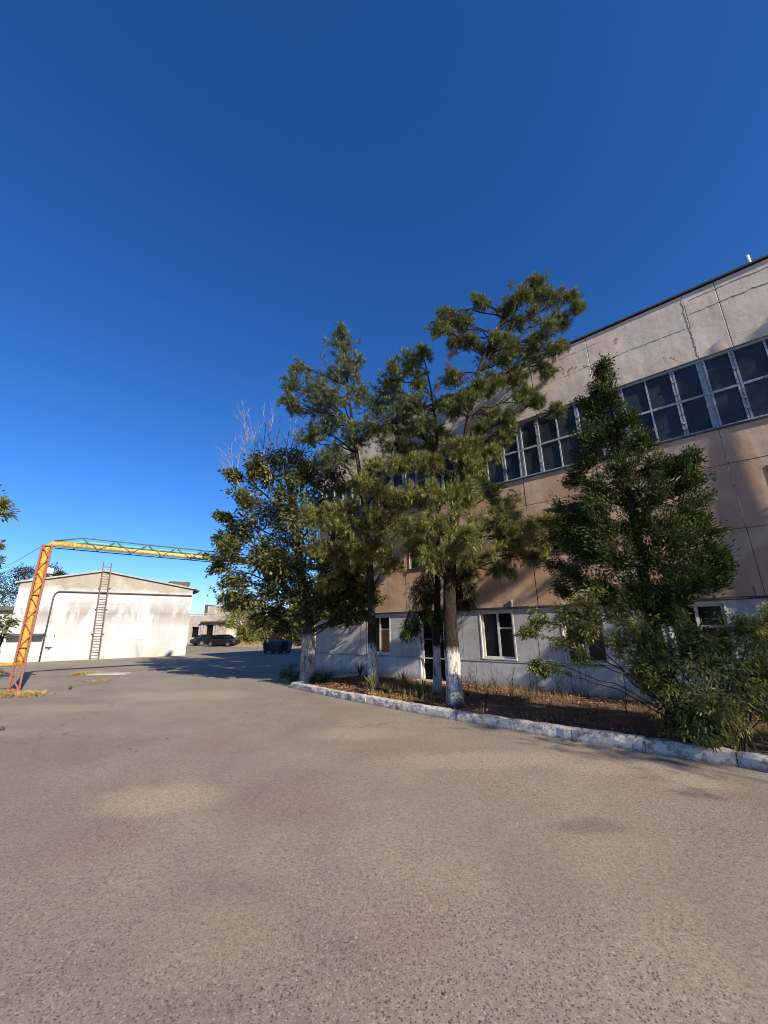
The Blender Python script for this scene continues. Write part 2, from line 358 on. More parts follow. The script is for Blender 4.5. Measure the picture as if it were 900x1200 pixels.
def m_kerb():
    n = N('kerb_whitewash')
    white = n.ramp(n.noise(3, 7, 0.6), [(0.3, (0.43, 0.395, 0.36)), (0.7, (0.60, 0.555, 0.505))])
    raw = n.ramp(n.noise(9, 6, 0.6), [(0.3, (0.13, 0.115, 0.10)), (0.7, (0.28, 0.25, 0.22))])
    k = n.ramp(n.noise(6.5, 9, 0.75), [(0.50, 0.0), (0.58, 0.9)])
    col = n.mix(k, white, raw)
    z = n.sep(n.pos)[2]
    col = n.mix(n.ramp(n.math('ADD', z, n.math('MULTIPLY', n.noise(7, 4), 0.06)), [(0.035, 0.75), (0.08, 0.0)]), col, (0.2, 0.17, 0.145))
    b = n.bump(n.noise(16, 8, 0.72), 0.9, 0.02); b = n.bump(k, -0.4, 0.006, b)
    MT['kerb'] = n.bsdf(col, 0.9, 0, b, 0.25)
m_kerb()
def m_bark(name, c1, c2, paint_h, base=(0.50, 0.47, 0.43)):
    n = N(name)
    v = n.map(n.pos, sc=(1, 1, 0.3))
    f = n.noise(16, 8, 0.7, v); bark = n.ramp(f, [(0.35, c1), (0.65, c2)])
    z = n.sep(n.pos)[2]
    wh = n.ramp(n.math('ADD', z, n.math('MULTIPLY', n.math('SUBTRACT', n.noise(5, 7, 0.7), 0.5), 0.55)), [(paint_h / 4 - 0.012, 1.0), (paint_h / 4 + 0.012, 0.0)])
    # ramp works on 0..1: feed z/4
    zz = n.math('MULTIPLY', n.math('ADD', z, n.math('MULTIPLY', n.math('SUBTRACT', n.noise(5, 7, 0.7), 0.5), 0.5)), 0.25)
    wh = n.ramp(zz, [(paint_h / 4 - 0.02, 1.0), (paint_h / 4 + 0.02, 0.0)])
    chip = n.ramp(n.noise(11, 9, 0.78, v), [(0.49, 1.0), (0.59, 0.15)])
    col = n.mix(n.math('MULTIPLY', wh, chip), bark, base)
    b = n.bump(f, 0.9, 0.04)
    MT[name] = n.bsdf(col, 0.95, 0, b, 0.15)
m_bark('pine_bark', (0.010, 0.0075, 0.006), (0.042, 0.029, 0.023), 1.25)
m_bark('broad_bark', (0.022, 0.018, 0.014), (0.075, 0.060, 0.048), 1.55, (0.36, 0.33, 0.30))
m_bark('plain_bark', (0.016, 0.012, 0.009), (0.055, 0.041, 0.032), -2)

def m_leaf(name, cols, trans, amt=0.35, rough=0.5, spec=0.3, zone=None):
    n = N(name); i = n.island()
    st = [(k / max(1, len(cols) - 1), c) for k, c in enumerate(cols)]
    col = n.ramp(i, st)
    v = n.ramp(n.noise(1.3, 3), [(0.3, 0.8), (0.7, 1.15)])
    col = n.mix(1.0, col, v, 'MULTIPLY')
    v = n.ramp(n.noise(7.0, 2, 0.5), [(0.36, 0.5), (0.64, 1.5)])
    col = n.mix(1.0, col, v, 'MULTIPLY')
    MT[name] = n.leaf(col, trans, amt, rough, spec)
m_leaf('pine_needles', [(0.074, 0.108, 0.035), (0.128, 0.159, 0.057), (0.182, 0.196, 0.076), (0.121, 0.155, 0.059), (0.216, 0.203, 0.088)], (0.189, 0.216, 0.061), 0.12)
m_leaf('pine_needles_lower', [(0.091, 0.119, 0.034), (0.161, 0.175, 0.050), (0.231, 0.224, 0.067), (0.154, 0.165, 0.048), (0.280, 0.231, 0.084)], (0.252, 0.252, 0.056), 0.12)
m_leaf('pine_needles_blue', [(0.091, 0.126, 0.067), (0.147, 0.179, 0.098), (0.210, 0.231, 0.133), (0.119, 0.154, 0.081)], (0.196, 0.238, 0.098), 0.12)
m_leaf('dead_needles', [(0.11, 0.06, 0.03), (0.16, 0.085, 0.04), (0.08, 0.045, 0.025)], (0.16, 0.08, 0.03), 0.2)
m_leaf('broad_leaves', [(0.044, 0.062, 0.020), (0.069, 0.088, 0.027), (0.100, 0.112, 0.037), (0.062, 0.077, 0.025), (0.125, 0.125, 0.044), (0.075, 0.090, 0.030), (0.237, 0.175, 0.056)], (0.150, 0.163, 0.031), 0.25, 0.5, 0.25)
m_leaf('thuja_spray', [(0.018, 0.032, 0.010), (0.032, 0.051, 0.015), (0.053, 0.071, 0.021), (0.034, 0.053, 0.015), (0.098, 0.115, 0.032)], (0.069, 0.092, 0.017), 0.14, 0.6, 0.1)
m_leaf('shrub_leaves', [(0.062, 0.085, 0.025), (0.132, 0.154, 0.043), (0.231, 0.246, 0.064), (0.092, 0.120, 0.034), (0.323, 0.301, 0.085)], (0.308, 0.308, 0.070), 0.3, 0.5, 0.2)
m_leaf('yellow_green_leaves', [(0.135, 0.162, 0.034), (0.216, 0.230, 0.047), (0.297, 0.270, 0.061), (0.121, 0.149, 0.034)], (0.338, 0.324, 0.054), 0.35)
m_leaf('far_green_leaves', [(0.072, 0.102, 0.030), (0.120, 0.144, 0.042), (0.156, 0.174, 0.048)], (0.180, 0.192, 0.042), 0.3)
m_leaf('olive_leaves', [(0.05, 0.05, 0.022), (0.085, 0.08, 0.032), (0.12, 0.10, 0.042)], (0.1, 0.09, 0.03), 0.25)
m_leaf('red_leaves', [(0.264, 0.120, 0.084), (0.360, 0.180, 0.120), (0.300, 0.156, 0.096)], (0.336, 0.144, 0.084), 0.3)
m_leaf('brown_leaves', [(0.192, 0.108, 0.042), (0.264, 0.156, 0.060), (0.120, 0.096, 0.036)], (0.240, 0.120, 0.036), 0.3)
m_leaf('ivy_leaves', [(0.025, 0.045, 0.014), (0.045, 0.070, 0.02), (0.07, 0.09, 0.026)], (0.09, 0.11, 0.02), 0.25)
m_leaf('iris_blade', [(0.11, 0.14, 0.045), (0.17, 0.19, 0.065), (0.25, 0.23, 0.10)], (0.22, 0.24, 0.07), 0.35)
m_leaf('dry_grass', [(0.34, 0.24, 0.10), (0.45, 0.33, 0.15), (0.28, 0.19, 0.08)], (0.4, 0.28, 0.1), 0.3, 0.7)
m_leaf('litter', [(0.28, 0.095, 0.03), (0.42, 0.15, 0.05), (0.20, 0.08, 0.035), (0.48, 0.24, 0.10), (0.13, 0.06, 0.035)], (0.2, 0.08, 0.03), 0.12, 0.8)
m_leaf('bed_straw', [(0.16, 0.12, 0.05), (0.24, 0.18, 0.08), (0.10, 0.11, 0.035), (0.30, 0.22, 0.10)], (0.2, 0.16, 0.06), 0.25, 0.8)
m_leaf('weed_stem', [(0.09, 0.07, 0.035), (0.14, 0.11, 0.05), (0.07, 0.06, 0.025)], (0.1, 0.08, 0.03), 0.2, 0.8)

# ------------------------------------------------------------------ foliage kit
def unit(a): return a / (np.linalg.norm(a, axis=-1, keepdims=True) + 1e-9)
LEAF = {
 'oval': (np.array([[0, 0, 0], [.3, .26, .05], [.75, .22, .03], [1, 0, -.08], [.75, -.22, .03], [.3, -.26, .05], [.5, 0, -.04]]),
          np.array([[0, 6, 1], [1, 6, 2], [2, 6, 3], [3, 6, 4], [4, 6, 5], [5, 6, 0]])),
 'lobed': (np.array([[0, 0, 0], [.12, .42, .03], [.42, .22, 0], [.62, .46, .02], [.66, .16, 0], [1, 0, -.12], [.66, -.16, 0], [.62, -.46, .02], [.42, -.22, 0], [.12, -.42, .03], [.4, 0, -.05]]),
           np.array([[0, 10, 1], [1, 10, 2], [2, 10, 3], [3, 10, 4], [4, 10, 5], [5, 10, 6], [6, 10, 7], [7, 10, 8], [8, 10, 9], [9, 10, 0]])),
 'needle': (np.array([[0, .5, 0], [0, -.5, 0], [1, 0, 0]]), np.array([[0, 1, 2]])),
 'spray': (np.array([[0, 0, 0], [.45, .30, .04], [.55, .12, 0], [1, .1, -.06], [.62, -.06, 0], [.7, -.32, .05], [.25, -.16, 0]]),
           np.array([[0, 2, 1], [0, 6, 2], [2, 4, 3], [2, 6, 4], [6, 5, 4]])),
 'blade': (np.array([[0, .5, 0], [0, -.5, 0], [.5, -.45, .0], [.5, .45, 0], [1, 0, -.1]]), np.array([[0, 1, 2], [0, 2, 3], [3, 2, 4]])),
}
def leaves_mesh(name, kind, P, D, L, Wd, up=None, roll=None):
    """P positions, D directions, L lengths, Wd widths"""
    T, Fc = LEAF[kind]; n = len(P)
    P = np.asarray(P); D = unit(np.asarray(D))
    up = np.tile([0, 0, 1.0], (n, 1)) if up is None else up
    rnd = unit(rng.normal(size=(n, 3)))
    up = unit(up + rnd * (0.6 if roll is None else roll))
    B = unit(np.cross(up, D)); Nn = np.cross(D, B)
    L = np.broadcast_to(L, (n,)); Wd = np.broadcast_to(Wd, (n,))
    V = (P[:, None, :] + T[None, :, 0:1] * (D * L[:, None])[:, None, :] + T[None, :, 1:2] * (B * Wd[:, None])[:, None, :]
         + T[None, :, 2:3] * (Nn * L[:, None])[:, None, :]).reshape(-1, 3)
    FF = (Fc[None] + (np.arange(n) * len(T))[:, None, None]).reshape(-1, Fc.shape[1])
    return np_mesh(name, V, FF)
def ball(n):
    v = unit(rng.normal(size=(n, 3))); return v * (rng.random((n, 1)) ** (1 / 3))
def curve(a, b, k=5, sag=0.0, wob=0.06):
    a = np.asarray(a, float); b = np.asarray(b, float); l = np.linalg.norm(b - a)
    t = np.linspace(0, 1, k)[:, None]; p = a + (b - a) * t
    p[:, 2] += (sag * l * np.sin(np.pi * t[:, 0]))
    if k > 2: p[1:-1] += rng.normal(size=(k - 2, 3)) * wob * l * 0.5
    return p

class Tree:
    """limbs collect in one wood mesh, foliage points in lists"""
    def __init__(s): s.wood = MB(); s.P = []; s.D = []; s.twP = []
    def limb(s, pts, r0, r1, n=7, rough=0.06):
        pts = np.asarray(pts); r = np.linspace(r0, r1, len(pts))
        s.wood.tube(pts, list(r), n, noise=lambda i, k: random.uniform(-rough, rough))
    def clump(s, anchor, c, r, tw=14, per=10, limb_r=0.05, squash=0.8, droop=0.1, reach=0.15):
        """branch from anchor to c, side shoots, twigs into a soft cloud round c, foliage points on the twigs"""
        anchor = np.asarray(anchor); c = np.asarray(c)
        lb = curve(anchor, c, 6, 0.06, 0.08); s.limb(lb, limb_r, limb_r * 0.35, 6)
        rv = np.array([r, r, r * squash])
        subs = [c] + [c + unit(rng.normal(size=3)) * rv * random.uniform(.55, 1.05) for _ in range(3)]
        brs = [lb]
        for q in subs[1:]:
            b2 = curve(lb[random.randint(3, 4)], q, 6, .05, .1); s.limb(b2, limb_r * .4, limb_r * .15, 5, 0); brs.append(b2)
        for k in range(tw):
            a = random.randint(0, 3); b2 = brs[a]; st = b2[random.randint(2, 5)]
            end = subs[a] + rng.normal(size=3) * rv * (.42 if a else .5)
            end = end + np.array([0, 0, -droop * r * random.random()])
            tp = curve(st, end, 5, 0.05, 0.10); s.limb(tp, limb_r * 0.12 + 0.003, 0.0025, 3, 0)
            t = 1 - rng.random(per) ** 1.5 * 0.8
            idx = t * 4; i0 = np.clip(idx.astype(int), 0, 3); fr = (idx - i0)[:, None]
            p = tp[i0] * (1 - fr) + tp[i0 + 1] * fr
            dr = unit(tp[i0 + 1] - tp[i0])
            jit = rng.normal(size=p.shape) * reach * r
            s.P.append(p + jit); s.D.append(unit(dr + unit(jit) * 0.7 + rng.normal(size=p.shape) * 0.25))
    def pts(s): return np.vstack(s.P), np.vstack(s.D)
def tufts(P, D, k, length, width, spread=0.42, bias=(0, 0, 0.2), shoot=0.16):
    """bottle-brush shoots: k needles along a short shoot, leaning forwards"""
    n = len(P); D = unit(unit(D) + np.array(bias)); d = np.repeat(D, k, 0); p = np.repeat(P, k, 0)
    side = rng.normal(size=d.shape); side = unit(side - d * np.sum(side * d, 1, keepdims=True))
    dd = unit(d * rng.uniform(.5, 1.1, (n * k, 1)) + side * rng.uniform(.5, 1.0, (n * k, 1)))
    along = np.tile(np.linspace(0, 1, k), n)[:, None] * shoot
    return p + d * along, dd, length * rng.uniform(0.7, 1.15, n * k), np.full(n * k, width)
def finish(root, t, crown_name, leaf_mat, kind, P, D, L, Wd, bark, wood_name='trunk', roll=None, up=None):
    inv = np.array(root.location)
    wo = t.wood.build(wood_name, MT[bark], root); 
    for v in wo.data.vertices: v.co = v.co - Vector(inv)
    me = leaves_mesh(crown_name, kind, P - inv, D, L, Wd, up, roll)
    return wo, mesh_obj(crown_name, me, MT[leaf_mat], root)
def crown_extra(root, name, leaf_mat, kind, P, D, L, Wd, roll=None):
    return mesh_obj(name, leaves_mesh(name, kind, np.asarray(P) - np.array(root.location), D, L, Wd, None, roll), MT[leaf_mat], root)

# ================================================================== GROUND
n_ = 40
gm = MB(); gm.add([(-400, -120, 0), (400, -120, 0), (400, 700, 0), (-400, 700, 0)], [[0, 1, 2, 3]])
tag(gm.build('ground', MT['asphalt']), kind='structure')
# planter strip
KERB = [G(*q)[:2] for q in ((342, 806), (376, 815), (414, 823), (450, 828.5), (492, 835.5), (560, 848), (673, 870), (787, 889), (900, 902))]
# smooth kerb line: in facade frame (x along, o = distance in front)
def to_f(p): return np.array([-(p - WP) @ WD, (p - WP) @ WN])
KF = np.array([to_f(p) for p in KERB])
cf = np.polyfit(KF[:, 0], KF[:, 1], 3)
X0, XR = KF[0, 0], 24.0
print('kerb', KF.round(2).tolist(), np.polyval(cf, KF[:, 0]).round(2))
def kerb_o(x):
    xe = KF[-1, 0]; o = float(np.polyval(cf, min(x, xe))); return o + max(0, x - xe) * .3
xs = list(np.arange(X0, XR, 0.5)) + [XR]
sm = MB(); rows = 9
for i, x in enumerate(xs):
    o = kerb_o(x) - 0.1
    for j in range(rows):
        t = j / (rows - 1); p = F(x, -(o * t + 0.0), 0)
        z = 0.07 + 0.05 * math.sin(t * math.pi) + random.uniform(-0.018, 0.018) - (0.02 if j == rows - 1 else 0)
        sm.v.append((p[0], p[1], z))
for i in range(len(xs) - 1):
    for j in range(rows - 1):
        a = i * rows + j; sm.f.append([a, a + 1, a + rows + 1, a + rows]); sm.sm.append(True)
tag(sm.build('planter_soil', MT['soil']), kind='structure')
# far earth bank under the dry grass
# kerb
kerb = empty('kerb', (*F(X0, -kerb_o(X0), 0)[:2], 0)); tag(kerb, kind='structure')
def kerb_stone(pA, pB, parent):
    pA = np.asarray(pA[:2]); pB = np.asarray(pB[:2]); l = np.linalg.norm(pB - pA)
    h = 0.165 + random.uniform(-0.01, 0.012); wd = 0.17; k = 8
    m = MB(); secs = []
    for i in range(k + 1):
        x = l * i / k
        e = 0.006 if i in (0, k) else 0
        j = lambda s: random.uniform(-s, s) * 1.5
        secs.append([(x, 0.0 + j(.004), -0.05), (x, 0.004 + e + j(.008), h * 0.5 + j(.01)), (x, 0.012 + e + j(.01), h - 0.03 + j(.008)), (x, 0.035 + j(.008), h - e + j(.006)), (x, wd - 0.02 + j(.008), h - e + j(.006)), (x, wd, h - 0.03), (x, wd, -0.05)])
    V = [p for sct in secs for p in sct]; ns = 7; Fc = []
    for i in range(k):
        for q in range(ns - 1): Fc.append([i * ns + q, (i + 1) * ns + q, (i + 1) * ns + q + 1, i * ns + q + 1])
    Fc += [list(range(ns)), [k * ns + q for q in range(ns)][::-1]]
    m.add(V, Fc)
    an = math.atan2(pB[1] - pA[1], pB[0] - pA[0])
    return m.build('kerb_stone', MT['kerb'], parent, Vector((pA[0], pA[1], random.uniform(-0.006, 0.006))) - parent.location, (random.uniform(-.02, .02), 0, an))
x = X0
while x < XR - 1:
    L_ = random.choice([1.0, 1.15, 1.0, 1.9, 1.6]) if x > -1 else random.choice([1.5, 0.95, 1.1])
    a, b = F(x, -kerb_o(x), 0), F(min(x + L_ - 0.008, XR), -kerb_o(min(x + L_ - 0.008, XR)), 0)
    kerb_stone(a, b, kerb); x += L_
# kerb return at the far end, towards the wall
a = F(X0 - 0.02, 0.02, 0); b = F(X0 - 0.02, -kerb_o(X0) + 0.0, 0)
mid = (a + b) / 2
kerb_stone(a, mid, kerb); kerb_stone(mid + (b - mid) * 0.02, b, kerb)

# ================================================================== FACTORY BUILDING
XL, XRB, ZT, DEP = -7.5, 26.0, 9.98, 14.0
fb = empty('factory_building', (WP[0], WP[1], 0), math.atan2(-WD[1], -WD[0]))
tag(fb, 'long factory building with pink plaster panels, grey ground floor and a ribbon of dark windows', 'building')
def fpart(mb, name, m, parent=fb, loc=(0, 0, 0)): return mb.build(name, MT[m], parent, loc)
# structural core, 9 cm behind the cladding face, with recesses where the windows are
core = MB()
BAYW = 2.33; BX0 = 6.68 - 6 * BAYW          # left edge of the first bay
STRIP = (6.12, 8.03)
MIDW = [(-2.44, -1.24), (2.55, 3.75), (7.3, 8.5), (12.0, 13.2), (16.6, 17.8)]
LOWW = [(-4.5, -3.44), (0.22, 1.22), (2.6, 3.58), (4.95, 5.98), (7.4, 8.4), (9.8, 10.8), (12.2, 13.2), (14.6, 15.6)]
DOOR = (-2.06, -1.12)
core.box(XL + 0.02, XRB - 0.02, 0.34, DEP, 0.0, ZT - 0.05)
fpart(core, 'core', 'dark_inside')
def skin(z0, z1, holes, name, m):
    """backing skin between z0 and z1 with openings (x0,x1,zz0,zz1)"""
    b = MB(); edges = sorted({XL, XRB, *[h[0] for h in holes], *[h[1] for h in holes]})
    for xa, xb in zip(edges[:-1], edges[1:]):
        hs = sorted([h for h in holes if h[0] <= xa + 1e-6 and h[1] >= xb - 1e-6], key=lambda h: h[2])
        z = z0
        for h in hs:
            if h[2] > z + 1e-6: b.box(xa, xb, 0.03, 0.335, z, h[2])
            z = h[3]
        if z < z1 - 1e-6: b.box(xa, xb, 0.03, 0.335, z, z1)
    return fpart(b, name, m)
lowholes = [(a, b, 0.86, 2.18) for a, b in LOWW] + [(DOOR[0], DOOR[1], 0.12, 2.1)]
midholes = [(a, b, 3.78, 4.98) for a, b in MIDW]
skin(0.0, 2.25, lowholes, 'lower_backing', 'joint_mortar')
skin(2.25, STRIP[0], midholes, 'middle_backing', 'joint_mortar')
skin(STRIP[1], ZT - 0.02, [], 'parapet_backing', 'joint_mortar')
def panel_row(z0, z1, cuts, holes, name, m, gap=0.008, y0=0.0, y1=0.028, jitter=0.004, limit=XRB):
    """cladding panels; each panel is cut round the openings it meets"""
    for xa, xb in zip(cuts[:-1], cuts[1:]):
        if xa >= limit: break
        hs = [h for h in holes if h[0] < xb and h[1] > xa and h[2] < z1 and h[3] > z0]
        b = MB(); dy = random.uniform(-jitter, jitter); xA, xB, zA, zB = xa + gap, xb - gap, z0 + gap, z1 - gap
        if not hs: b.cbox(xA, xB, y0 + dy, y1, zA, zB, 0.008)
        else:
            h = hs[0]; g = 0.0
            hx0, hx1 = max(h[0], xA), min(h[1], xB)
            if hx0 > xA + .01: b.box(xA, hx0, y0 + dy, y1, zA, zB)
            if hx1 < xB - .01: b.box(hx1, xB, y0 + dy, y1, zA, zB)
            if h[2] > zA + .01: b.box(hx0, hx1, y0 + dy, y1, zA, h[2])
            if h[3] < zB - .01: b.box(hx0, hx1, y0 + dy, y1, h[3], zB)
        fpart(b, name, m)
bays = [BX0 + BAYW * k for k in range(-1, 9)]
cut = [XL] + [x for x in bays if x > XL + 0.6 and x < XRB - .5] + [XRB]
pl = [XL]; 
while pl[-1] < XRB - 1.2:
    pl.append(pl[-1] + random.choice([1.05, 1.3, 0.98, 1.6]))
    for h in lowholes:
        if h[0] - 0.06 < pl[-1] < h[1] + 0.06 and h[2] < 0.5: pl[-1] = h[1] + 0.1
pl.append(XRB)
panel_row(0.0, 0.77, pl, [h for h in lowholes if h[2] < 0.5], 'plinth_panel', 'plinth_paint', 0.006, -0.03)
lc = [XL, -4.9, -2.85, -0.45, 1.9, 4.3, 6.7, 9.1, 11.5, 13.9, 16.3, 18.7, 21.1, XRB]
panel_row(0.80, 2.25, lc, lowholes, 'wall_panel', 'grey_paint')
panel_row(2.29, 3.74, cut, [], 'wall_panel', 'pink_plaster', 0.005)
panel_row(3.74, 5.23, cut, midholes, 'wall_panel', 'pink_plaster', 0.005)
panel_row(5.23, STRIP[0], cut, [], 'wall_panel', 'pink_plaster', 0.005)
pcut = [XL]
for k, x in enumerate(cut[1:-1]): pcut += [x] + ([x - 1.68 + BAYW] if k % 2 == 1 else [])
pcut = sorted(set(round(v, 3) for v in pcut)) + [XRB]
panel_row(STRIP[1], ZT - 0.02, pcut, [], 'parapet_panel', 'parapet_concrete', 0.006)
# ragged mortar beads on the joints that show as pale broken lines
def ragged(pts, w0, w1, name, m, proud=.004):
    """thin ragged strip lying on the cladding along a polyline in x,z"""
    lo, hi = [], []
    for i in range(len(pts)):
        a = np.array(pts[max(i - 1, 0)]); b = np.array(pts[min(i + 1, len(pts) - 1)]); t = unit(b - a); nn = np.array([-t[1], t[0]])
        w_ = random.uniform(w0, w1) if random.random() < .8 else random.uniform(w1, w1 * 2.2)
        lo.append(np.array(pts[i]) - nn * w_ * random.uniform(.2, 1)); hi.append(np.array(pts[i]) + nn * w_ * random.uniform(.2, 1))
    V = [(p[0], -proud, p[1]) for q in zip(lo, hi) for p in q] + [(p[0], .02, p[1]) for q in zip(lo, hi) for p in q]
    k = 2 * len(pts); Fc = []
    for i in range(len(pts) - 1):
        a = 2 * i; Fc += [[a, a + 1, a + 3, a + 2], [a, a + 2, k + a + 2, k + a], [a + 1, k + a + 1, k + a + 3, a + 3]]
    return fpart(MB().add(V, Fc), name, m)
def bead(x, z0, z1):
    k = int((z1 - z0) / .035) + 2; dx = 0; pts = []
    for i in range(k): dx = dx * .93 + random.uniform(-.006, .006); pts.append((x + dx, z0 + (z1 - z0) * i / (k - 1)))
    return ragged(pts, .006, .022, 'joint_bead', 'pale_mortar', .006)
for x in (6.68, 6.68 + 2 * BAYW): bead(x, 8.1, 9.9); bead(x, 5.25, 6.1); bead(x, 3.8, 5.2)
bead(6.68 - 2 * BAYW, 8.1, 9.9); bead(6.68 - BAYW, 2.35, 5.2)
# ragged horizontal cracks in the parapet
def crack(x0, x1, z, amp=0.02):
    k = int((x1 - x0) / 0.06) + 2; zz = z; pts = []
    for i in range(k):
        zz += random.uniform(-amp, amp) * 0.5; zz = z + (zz - z) * 0.95; pts.append((x0 + (x1 - x0) * i / (k - 1), zz))
    return ragged(pts, .001, .009, 'crack', 'joint_mortar', .0055)
crack(-1.5, 6.6, 8.98, 0.03); crack(6.75, 12, 9.35, 0.04); crack(1.5, 4.6, 9.62, 0.03); crack(6.8, 9.6, 9.72, 0.03)
crack(6.75, 11, 5.24, 0.008)
# ledges, roof edge
fpart(MB().box(XL, XRB, -0.045, 0.029, 0.772, 0.798), 'ledge', 'grey_paint')
fpart(MB().box(XL - 0.02, XRB, -0.06, 0.029, 2.252, 2.286), 'drip_edge', 'flashing')
fpart(MB().box(XL - 0.06, XRB, -0.05, 0.34, ZT, ZT + 0.045), 'roof_edge', 'flashing')
fpart(MB().box(XL - 0.05, XRB, 0.345, DEP, ZT - 0.045, ZT + 0.05), 'roof', 'roof_felt')
fpart(MB().box(XL - 0.03, XL + 0.019, 0.0, DEP, 0.0, ZT - 0.02), 'end_wall', 'old_concrete')
fpart(MB().box(XRB - 0.019, XRB + 0.03, 0.0, DEP, 0.0, ZT - 0.02), 'end_wall', 'old_concrete')
for x in (1.25, 6.55, 3.9, 11.0): fpart(MB().box(x, x + 0.035, -0.05, -0.002, 2.30, 2.50), 'bracket', 'sandstone')
# ribbon windows
YF, YG = 0.075, 0.115
zmid = 7.08
for k in range(-1, 8):
    x0 = BX0 + BAYW * k; x1 = x0 + BAYW
    if x0 < XL: continue
    wf = MB()
    wf.box(x0, x1, YF - 0.02, YF + 0.06, STRIP[0] + 0.002, STRIP[0] + 0.07); wf.box(x0, x1, YF - 0.02, YF + 0.06, STRIP[1] - 0.06, STRIP[1] - 0.002)
    wf.box(x0, x1, YF, YF + 0.05, zmid - 0.03, zmid + 0.03)
    win = fpart(wf, 'window', 'pale_blue_frame')
    fpart(MB().box(x0 + 0.001, x1 - 0.001, -0.05, 0.05, STRIP[0] - 0.03, STRIP[0] + 0.001), 'sill', 'flashing', win)
    q = BAYW / 4
    def mull(xc, kind):
        b = MB(); zA, zB = STRIP[0] + 0.07, STRIP[1] - 0.06
        for (a, c) in ((zA, zmid - 0.03), (zmid + 0.03, zB)):
            if kind == 'wide':
                b.box(xc - 0.085, xc - 0.045, YF - 0.012, YF + 0.05, a, c); b.box(xc + 0.045, xc + 0.085, YF - 0.012, YF + 0.05, a, c)
                b.box(xc - 0.045, xc + 0.045, YF + 0.012, YF + 0.05, a, c)
            elif kind == 'double':
                b.box(xc - 0.05, xc - 0.012, YF - 0.008, YF + 0.05, a, c); b.box(xc + 0.012, xc + 0.05, YF - 0.008, YF + 0.05, a, c)
                b.box(xc - 0.012, xc + 0.012, YF + 0.012, YF + 0.05, a, c)
                for _ in range(2):
                    zz = random.uniform(a + .1, c - .15); b.box(xc - 0.03, xc + 0.05, YF - 0.028, YF - 0.009, zz, zz + 0.05)
            else: b.box(xc - 0.018, xc + 0.018, YF, YF + 0.05, a, c)
        fpart(b, 'mullion', 'pale_blue_frame', win)
    mull(x0 + 0.0, 'wide'); mull(x0 + q, 'double'); mull(x0 + 2 * q, 'thin'); mull(x0 + 3 * q, 'double')
    for i in range(4):
        for (a, c) in ((STRIP[0] + 0.07, zmid - 0.03), (zmid + 0.03, STRIP[1] - 0.06)):
            xa, xb = x0 + q * i + 0.015, x0 + q * (i + 1) - 0.015
            p = MB().box(-(xb - xa) / 2, (xb - xa) / 2, 0, 0.006, -(c - a) / 2 - .01, (c - a) / 2 + .01).build('pane', MT['dusty_glass'], win, ((xa + xb) / 2, YG + random.uniform(-.004, .004), (a + c) / 2), (random.uniform(-.022, .022), 0, random.uniform(-0.025, 0.025)))
# small windows: frame + panes
def casement(x0, x1, z0, z1, lay, m='white_frame', yf=0.06, board=None, fw=0.055):
    f = MB(); y0, y1 = yf, yf + 0.07
    f.box(x0, x0 + fw, y0, y1, z0, z1); f.box(x1 - fw, x1, y0, y1, z0, z1)
    f.box(x0 + fw, x1 - fw, y0, y1, z0, z0 + fw); f.box(x0 + fw, x1 - fw, y0, y1, z1 - fw, z1)
    xm = x0 + (x1 - x0) * lay
    f.box(xm - fw * 0.6, xm + fw * 0.6, y0 + 0.003, y1, z0 + fw, z1 - fw)
    zt = z1 - (z1 - z0) * 0.36
    f.box(xm + fw * 0.6, x1 - fw, y0 + 0.005, y1, zt - fw * 0.5, zt + fw * 0.5)
    w_ = fpart(f, 'window', m)
    fpart(MB().box(x0 - 0.04, x1 + 0.04, -0.045, yf, z0 - 0.03, z0 - 0.002), 'sill', m, w_)
    for (a, b, c, d) in ((x0 + fw, xm - fw * .6, z0 + fw, z1 - fw), (xm + fw * .6, x1 - fw, z0 + fw, zt - fw * .5), (xm + fw * .6, x1 - fw, zt + fw * .5, z1 - fw)):
        bd = board and c < zt - 0.1 and a > xm
        fpart(MB().box(a, b, y0 + 0.03, y0 + 0.036, c, d), 'board' if bd else 'pane', 'brown_board' if bd else 'dark_glass', w_)
    # face frame on the wall
    e = 0.04; ff = MB(); ff.box(x0 - e, x0 - .001, -0.012, 0.03, z0, z1 + e); ff.box(x1 + .001, x1 + e, -0.012, 0.03, z0, z1 + e); ff.box(x0 - .001, x1 + .001, -0.012, 0.03, z1 + .001, z1 + e)
    fpart(ff, 'casing', m, w_)
for i, (a, b) in enumerate(LOWW): casement(a, b, 0.86, 2.18, 0.52, board=(i == 0))
for (a, b) in MIDW: casement(a, b, 3.78, 4.98, 0.5, 'dark_pipe', fw=0.04)
# door
d = MB(); a, b = DOOR; d.box(a, a + .06, 0.05, 0.14, 0.12, 2.1); d.box(b - .06, b, 0.05, 0.14, 0.12, 2.1); d.box(a + .06, b - .06, 0.05, 0.14, 2.03, 2.1)
dr = fpart(d, 'door', 'white_frame')
fpart(MB().box(a + .06, b - .06, 0.10, 0.13, 0.14, 2.03), 'leaf_panel', 'dark_inside', dr)
for z in (0.75, 1.35): fpart(MB().box(a + .06, b - .06, 0.085, 0.099, z, z + 0.045), 'rail', 'dark_pipe', dr)
fpart(MB().box(b - .32, b - .19, 0.08, 0.099, 1.28, 1.5), 'notice', 'plastic_white', dr)
fpart(MB().box(a + .40, a + .44, 0.085, 0.0985, 0.14, 2.03), 'stile', 'dark_pipe', dr)
fpart(MB().box(a - .12, b + .12, -0.42, 0.05, 0.0, 0.125), 'step', 'old_concrete', dr)
fpart(MB().box(a - .045, a - .001, -.035, 0.05, 0.13, 2.14), 'casing', 'white_frame', dr)
fpart(MB().box(b + .001, b + .045, -.035, 0.05, 0.13, 2.14), 'casing', 'white_frame', dr)
